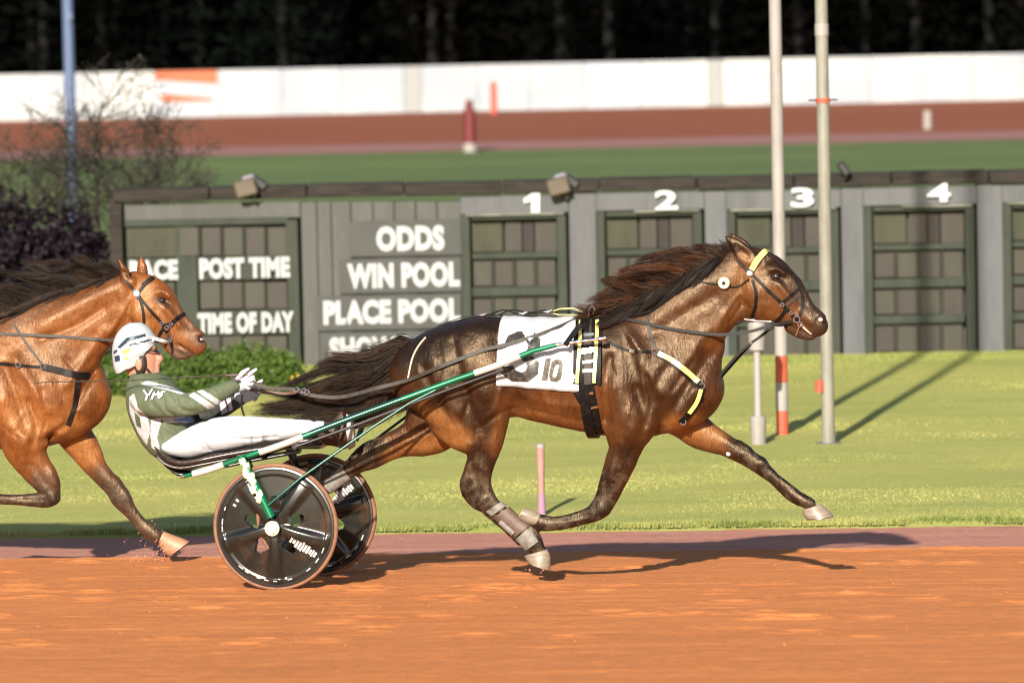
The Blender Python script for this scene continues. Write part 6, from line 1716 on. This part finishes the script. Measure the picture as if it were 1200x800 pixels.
def horse_two():
    fr = H2F
    root = empty('racehorse', fr.o, fr.yaw)
    tag(root, 'bright reddish bay racehorse at the left edge, behind the driver', 'horse')
    a = fr.loc(-330, 700, 0); b = fr.loc(250, 292, 0)
    s = Sculpt(fr, [a[0], -.34, -.02], [b[0], .34, b[2] + .02], .011)
    s.chain([(-300, 410, -300, 440, .1), (-285, 395, -285, 470, .18), (-250, 384, -250, 495, .24), (-190, 378, -190, 488, .25), (-130, 384, -130, 500, .26), (-80, 384, -80, 512, .255), (-40, 376, -40, 520, .245),
             (0, 378, 0, 526, .225), (40, 390, 40, 524, .20), (70, 405, 70, 516, .175), (92, 425, 92, 503, .145), (101, 445, 101, 490, .09)], 0, .02)
    s.chain([(-20, 374, 75, 500, .165), (14, 362, 100, 462, .14), (52, 350, 112, 430, .112), (92, 336, 126, 410, .092), (124, 322, 140, 392, .08), (142, 316, 152, 378, .072)], 0, .05)
    s.chain([(152, 318, 150, 384, .062), (164, 319, 160, 395, .072), (176, 325, 170, 398, .077), (187, 337, 177, 399, .073), (197, 348.5, 183, 401, .064), (206, 358, 189, 404, .056), (215, 367.5, 195, 408, .05), (224, 377, 203, 413, .048), (232, 385, 213, 415.5, .048), (236.5, 391, 222, 414.5, .045), (238, 395, 229, 411.5, .038), (238, 398, 232, 408, .03)], 0, .02)
    s.chain([(196, 402, 200, 412, .03), (208, 411, 207, 421, .032), (219, 415, 218, 421, .03)], 0, .008)
    s.chain([(143, 331, 160, 329, .024), (141, 322, 154, 319, .025), (139.5, 313, 147, 311, .018), (138.5, 306, 142, 305, .010), (138, 303, 139.5, 302.5, .006)], -.058, .008)
    s.chain([(159, 321, 174, 321, .022), (160, 313, 172.5, 312, .022), (162.5, 305, 169, 304, .014), (165, 300, 166.5, 300, .006)], .06, .008)
    # near fore folded, far fore reaching, hind legs out of the picture
    s.chain([(5, 460, 70, 480, .10, -.10), (0, 500, 60, 512, .10, -.12), (4, 526, 52, 522, .08), (18, 545, 58, 539, .062), (36, 562, 68, 562, .05), (48, 574, 71, 576, .041), (48, 578, 64, 591, .038), (20, 579, 24, 592, .028), (0, 578, 2, 591, .026), (-14, 576, -10, 592, .034), (-24, 572, -20, 588, .028)], -.12, .03)
    s.chain([(90, 470, 60, 500, .09, .10), (102, 494, 68, 518, .085), (115, 517, 82, 533, .066), (126, 541, 103, 556, .05), (143, 564, 123, 576, .042), (152, 580, 132, 590, .04), (162, 598, 147, 604, .03), (172, 610, 157, 616, .029), (184, 619, 168, 627, .034), (191, 626, 177, 632, .03)], .12, .03)
    s.chain([(-290, 430, -200, 440, .10, -.11), (-290, 470, -205, 490, .11), (-270, 510, -220, 510, .08), (-275, 540, -240, 535, .055), (-290, 565, -258, 556, .042), (-288, 585, -262, 580, .034), (-270, 615, -252, 606, .028), (-255, 640, -236, 632, .034), (-245, 652, -232, 645, .028)], -.125, .035)
    s.chain([(-290, 440, -220, 460, .10, .11), (-310, 490, -250, 515, .085), (-325, 520, -290, 540, .06), (-328, 540, -305, 555, .045), (-326, 560, -312, 566, .03), (-326, 600, -312, 600, .028), (-325, 620, -310, 622, .034)], .13, .03)
    for p, sg, am in [
        ([(20, 420), (40, 450), (58, 480)], 6, .013), ([(8, 430), (24, 470), (32, 500)], 5, -.012), ([(5, 470), (15, 500), (30, 515)], 12, .02), ([(36, 470), (44, 500), (40, 520)], 4, -.014), ([(60, 450), (70, 480), (66, 505)], 6, .013),
        ([(52, 515), (76, 498), (92, 468), (104, 440)], 3.5, -.015), ([(70, 508), (88, 480)], 5, .012), ([(134, 398), (116, 424), (98, 450)], 3.5, -.014), ([(122, 388), (100, 420), (80, 450)], 5, .010), ([(50, 380), (90, 356), (130, 338)], 8, .009), ([(46, 398), (84, 384), (118, 362)], 4, -.009),
        ([(180, 343), (188, 342), (196, 349)], 3, .009), ([(187, 352), (190, 353)], 3, -.011), ([(190, 362), (202, 376), (208, 384)], 2.4, .008), ([(194, 355), (210, 376), (218, 386)], 3, -.007), ([(158, 368), (166, 386)], 8, .010), ([(176, 374), (182, 392)], 3.5, -.007),
        ([(146, 372), (154, 390)], 3.5, -.011), ([(150, 342), (148, 364)], 3.5, -.010), ([(228, 391), (238, 395)], 3, .006), ([(232, 398), (236, 399)], 2.6, -.02), ([(204, 405), (214, 411), (222, 417)], 1.4, -.014), ([(144, 320), (150, 325)], 3, -.011),
        ([(22, 455), (30, 480), (20, 500)], 1.6, .005), ([(50, 455), (56, 485), (50, 510)], 2.2, -.006), ([(8, 500), (26, 512)], 1.8, -.005), ([(76, 420), (92, 440)], 2.4, -.006), ([(150, 350), (138, 372), (124, 394)], 2, .006), ([(140, 380), (124, 402)], 1.8, -.006), ([(182, 368), (192, 382), (198, 394)], 1.3, .004), ([(170, 360), (180, 376)], 1.3, .003), ([(60, 548), (66, 566)], 3.5, .007), ([(40, 545), (54, 566)], 3, -.007), ([(100, 530), (124, 560)], 3, -.006), ([(112, 524), (134, 562)], 3, .006), ([(60, 580), (66, 586)], 4, .006), ([(20, 585), (50, 585)], 1.8, -.005), ([(138, 580), (142, 588)], 4, .006), ([(150, 594), (168, 614)], 1.8, -.005)]:
        s.stroke(p, sg * .85, am * 1.6)
    s.add_noise(16, .003)
    P, F = s.mesh(1); X, Y = to_px(fr, P)
    CH = (.205, .066, .0165); CD = (.075, .023, .0075); CL = (.36, .145, .043); BK = (.022, .016, .013); LG = (.075, .045, .03)
    C = paint(X, Y, CH, [([(-10, 385), (60, 356), (140, 320)], 10, CD, .7), ([(40, 420), (80, 430)], 16, CD, .55), ([(10, 480), (40, 500)], 16, CL, .5), ([(80, 500), (100, 530)], 12, CL, .85), ([(100, 440), (104, 480)], 7, CD, .6), ([(165, 360), (175, 385)], 14, CL, .55), ([(190, 345), (215, 372)], 6, CD, .5),
        ([(183, 352), (190, 353), (196, 356)], 3.6, (.03, .014, .008), .9), ([(222, 385), (238, 400)], 7, (.13, .06, .035), .9), ([(205, 415), (222, 418)], 6, (.10, .065, .05), .9), ([(233, 398), (236, 399)], 3, (.02, .01, .01), 1), ([(195, 395), (205, 405)], 5, (.14, .07, .04), .7), ([(141, 308), (150, 324)], 4, CD, .8), ([(165, 303), (166, 316)], 3.5, (.20, .06, .02), .8),
        ([(50, 565), (66, 585)], 12, LG, .9), ([(60, 588), (-20, 583)], 13, BK, .95), ([(118, 560), (135, 580)], 11, LG, .85), ([(132, 578), (185, 625)], 15, (.045, .03, .022), .95), ([(-270, 570), (-250, 640)], 20, BK, .95), ([(-320, 560), (-318, 620)], 20, BK, .95)])
    C = muddy(C, P, X, Y, [([(60, 570), (0, 585)], 20), ([(125, 565), (185, 625)], 22)])
    fast_mesh('body', P, F, M_coat, root, True, C)
    for side in (-1, 1):
        for (x, y, r_, m_, nm, sy) in ((189.5, 352.5, .021, M_eye, 'eye', .8), (234.5, 398, .012, M_pink, 'nostril', .5)):
            p = s.on(x, y, side); bm = bmesh.new(); bmesh.ops.create_uvsphere(bm, u_segments=14, v_segments=9, radius=r_)
            mesh_obj(nm, [(q.co.x * 1.15 + p[0], q.co.y * sy + p[1] - side * .007, q.co.z * (.8 if nm == 'nostril' else 1) + p[2]) for q in bm.verts], [[q.index for q in g.verts] for g in bm.faces], m_, root); bm.free()
    for st, v in (([(192, 622, 186, 638, .036), (202, 626, 191, 645, .05), (213, 630, 197, 651, .056), (222, 634, 199, 652, .056)], .12), ([(-20, 572, -16, 589, .036), (-38, 568, -36, 590, .052)], -.12), ([(-249, 650, -231, 642, .034), (-250, 662, -222, 662, .052)], -.125), ([(-328, 622, -310, 624, .036), (-325, 640, -300, 645, .052)], .13)):
        V_, F_ = loft(fr, st, v, 18, 3); h = mesh_obj('hoof', V_, F_, mat('hoof_tan', (.40, .21, .12), rough=.5, noise=[((10, 10, 50), (.28, .14, .08), .4, .7, 'MIX')], bump=[((8, 8, 120), .2, .001)]), root); sharp_by_angle(h)
    # mane and tail
    g = []; g2 = []
    for r_, c in [((-40, 378), [(-60, 380), (-90, 384), (-118, 390)]), ((-10, 370), [(-36, 362), (-66, 362), (-96, 366)]), ((20, 360), [(-6, 346), (-36, 342), (-66, 344)]), ((50, 348), [(28, 332), (2, 326), (-28, 328)]), ((80, 338), [(60, 322), (34, 314), (6, 316)]), ((106, 330), [(88, 314), (64, 306), (40, 308)]), ((128, 321), [(112, 309), (94, 303), (74, 304)]), ((142, 317), [(130, 310), (118, 306), (104, 306)])]:
        g.append(np.array([fr.loc(r_[0], r_[1] + 4, -.03)] + [fr.loc(q[0], q[1] + 3, -.05 - .02 * i) for i, q in enumerate(c)]))
    for r_, c in [((-30, 376), [(-50, 390), (-70, 400), (-90, 402)]), ((10, 363), [(-8, 372), (-28, 384), (-50, 390)]), ((44, 351), [(28, 358), (6, 368), (-16, 378)]), ((76, 340), [(58, 346), (38, 354), (18, 366)]), ((104, 331), [(90, 336), (70, 342), (50, 352)]), ((128, 322), [(116, 326), (102, 330), (86, 338)]), ((142, 318), [(134, 320), (126, 324), (116, 330)])]:
        g2.append(np.array([fr.loc(r_[0], r_[1] + 3, -.03)] + [s.on(q[0], q[1] + 2, -1, .014) for q in c]))
    hair('mane', g, 4200, M_hair, root, rad=.0017, spread=.018, wave=.016, cols=((.006, .005, .004), (.045, .025, .016)), seed=13, tipvar=.6)
    hair('mane_underlayer', g2, 3000, M_hair, root, rad=.0018, spread=.012, wave=.010, cols=((.010, .008, .007), (.05, .028, .018)), seed=14)
    gt = [np.array([fr.loc(-298 - dx, 412 + dy, 0), fr.loc(-330 - dx, 420 + dy * 1.5, 0), fr.loc(-380 - dx, 460 + dy * 2, .02), fr.loc(-420 - dx, 500 + dy * 3, 0)]) for dx, dy in ((0, 0), (2, 6), (3, 12), (4, 18))]
    hair('tail', gt, 900, M_hair, root, rad=.003, spread=.03, wave=.02, seed=15)
    # harness
    br = strap(s, 'browband', [(161, 345), (169, 334), (178, 327)], .02, M_leather, root, .006, .006)
    strap(s, 'browband_cover', [(167, 334), (174, 329), (180, 325)], .026, M_leather, br, .010, .010, 8)
    strap(s, 'crownpiece', [(146, 328), (152, 334), (158, 342)], .018, M_leather2, br, .006, .006, 8)
    strap(s, 'cheekpiece', [(160, 344), (170, 356), (180, 368), (189, 378), (196, 390)], .019, M_leather, br, .006, .006, 16)
    strap(s, 'throatlatch', [(164, 350), (168, 366), (169, 384), (170, 396)], .017, M_leather, br, .006, .006, 12)
    strap(s, 'noseband', [(216, 367), (208, 373), (200, 379), (193, 382)], .024, M_leather, br, .007, .006, 12)
    strap(s, 'jaw_strap', [(192, 384), (187, 392), (183, 400)], .018, M_leather, br, .006, .006, 8)
    strap(s, 'curb_strap', [(197, 392), (201, 402), (202, 414)], .016, M_leather, br, .006, .008, 8)
    for x, y, r_ in ((162, 347, .014), (158, 341, .010), (190, 379, .010), (196, 384, .012), (199, 398, .014), (201, 380, .010)):
        p = s.on(x, y, -1, .012)
        MB().tube([p + np.array([math.cos(t) * r_, 0, math.sin(t) * r_]) for t in np.linspace(0, 2 * math.pi, 13)], .0045, 6, False).build('bit_ring', M_chrome, br)
    p = s.on(160.5, 344, -1, .012); MB().tube([p, p - np.array([0, .012, 0])], [.022, .016], 14).build('rosette', M_white, br)
    MB().tube([s.on(198, 392, -1, .016), s.on(199, 402, -1, .016), s.on(201, 412, -1, .014)], .007, 8).build('bit_shank', M_chrome, br)
    bc = strap(s, 'breast_collar', [(-30, 424), (0, 425.5), (22, 428), (50, 430)], .018, M_leather, root, .007, .006, 18)
    strap(s, 'collar_pad', [(50, 429.5), (70, 434), (90, 439), (104, 440)], .042, M_leather, bc, .012, .010, 14)
    strap(s, 'collar_hanger', [(16, 380), (28, 398), (40, 414), (50, 428)], .015, M_leather2, root, .006, .006, 12)
    strap(s, 'collar_strap', [(92, 444), (90, 460), (88, 476), (80, 498)], .03, M_leather, root, .008, .008, 12)
    for x, y in ((51, 429), (22, 427.5)):
        p = s.on(x, y, -1, .014); MB().tube([p + np.array([math.cos(t) * .016, 0, math.sin(t) * .016]) for t in np.linspace(0, 2 * math.pi, 13)], .004, 6, False).build('ring', M_chrome, root)
    # saddle just outside the picture
    loop_strap(s, 'girth', (-70, 384), (-70, 514), .08, M_leather, root, .014, .010, 40)
    # reins running back out of the picture
    r2 = empty('trailing_reins', fr.o, fr.yaw); tag(r2, 'thin reins of the reddish bay horse running out of the picture on the left', 'reins')
    def line(name, pts, w, m):
        P = catmull(np.array(pts), 5); mb = MB(); mb.add(*ribbon(P, [(0, -1, .2)] * len(P), w, .004)); mb.build(name, m, r2)
    line('near_rein', [s.on(198, 396, -1, .02), fr.loc(180, 402, -.12), fr.loc(140, 399, -.14)] + [s.on(x, y, -1, .014) for x, y in ((110, 397), (70, 394), (30, 392), (-10, 391))] + [fr.loc(-60, 392, -.28), fr.loc(-330, 420, -.28)], .019, M_leather2)
    q = s.on(198, 396, 1, .02)
    line('far_rein', [q, fr.loc(140, 400, .14), fr.loc(60, 396, .2), fr.loc(-60, 392, .3), fr.loc(-330, 420, .28)], .019, M_leather2)
    # whip held level by the driver
    w = empty('whip', F1.o, F1.yaw); tag(w, 'long thin whip held level past the driver shoulder', 'whip')
    P = [F1.loc(284, 439.5, -.155), F1.loc(272, 439, -.16), F1.loc(240, 441, -.2), F1.loc(150, 445.5, -.25), F1.loc(60, 447.5, -.27), F1.loc(40, 449, -.28)]
    MB().tube([tuple(q) for q in catmull(np.array(P), 4)], list(np.linspace(.006, .0025, 21)), 8).build('shaft', M_leather2, w)
    MB().tube([F1.loc(290, 438, -.155), F1.loc(276, 439.3, -.158), F1.loc(262, 439.8, -.17)], .008, 10).build('grip', M_boot2, w)
horse_two()

# dirt thrown up by the reaching hoof and the wheels
def kicked_dirt():
    g = np.random.default_rng(77); V = []; F = []
    base = np.array([(1, 0, 0), (-1, 0, 0), (0, 1, 0), (0, -1, 0), (0, 0, 1), (0, 0, -1)], float); bf = [(0, 2, 4), (2, 1, 4), (1, 3, 4), (3, 0, 4), (2, 0, 5), (1, 2, 5), (3, 1, 5), (0, 3, 5)]
    for fr, px, py, sx, sy, v, n in ((H2F, 176, 628, 12, 8, .12, 90), (H2F, 192, 640, 12, 7, .12, 70), (H2F, 182, 654, 16, 4, .1, 120), (H1F, 632, 664, 12, 4, -.12, 40)):
        for _ in range(n):
            p = fr.loc(px + g.normal() * sx, py + g.normal() * sy, v + g.normal() * .07); w = np.array(fr.world(p)); r = .0012 + .006 * g.random() ** 3
            gz = float(surf_z(np.array(q_of(w[0], w[1])))); w[2] = max(w[2], gz + .004)
            k = len(V); V += list(w + base * r * g.uniform(.6, 1.5, (6, 3))); F += [tuple(j + k for j in t) for t in bf]
    tag(mesh_obj('kicked_dirt', np.array(V), F, M_strip, smooth=False), 'crumbs of clay thrown up around the hooves', 'dirt', kind='stuff')
kicked_dirt()
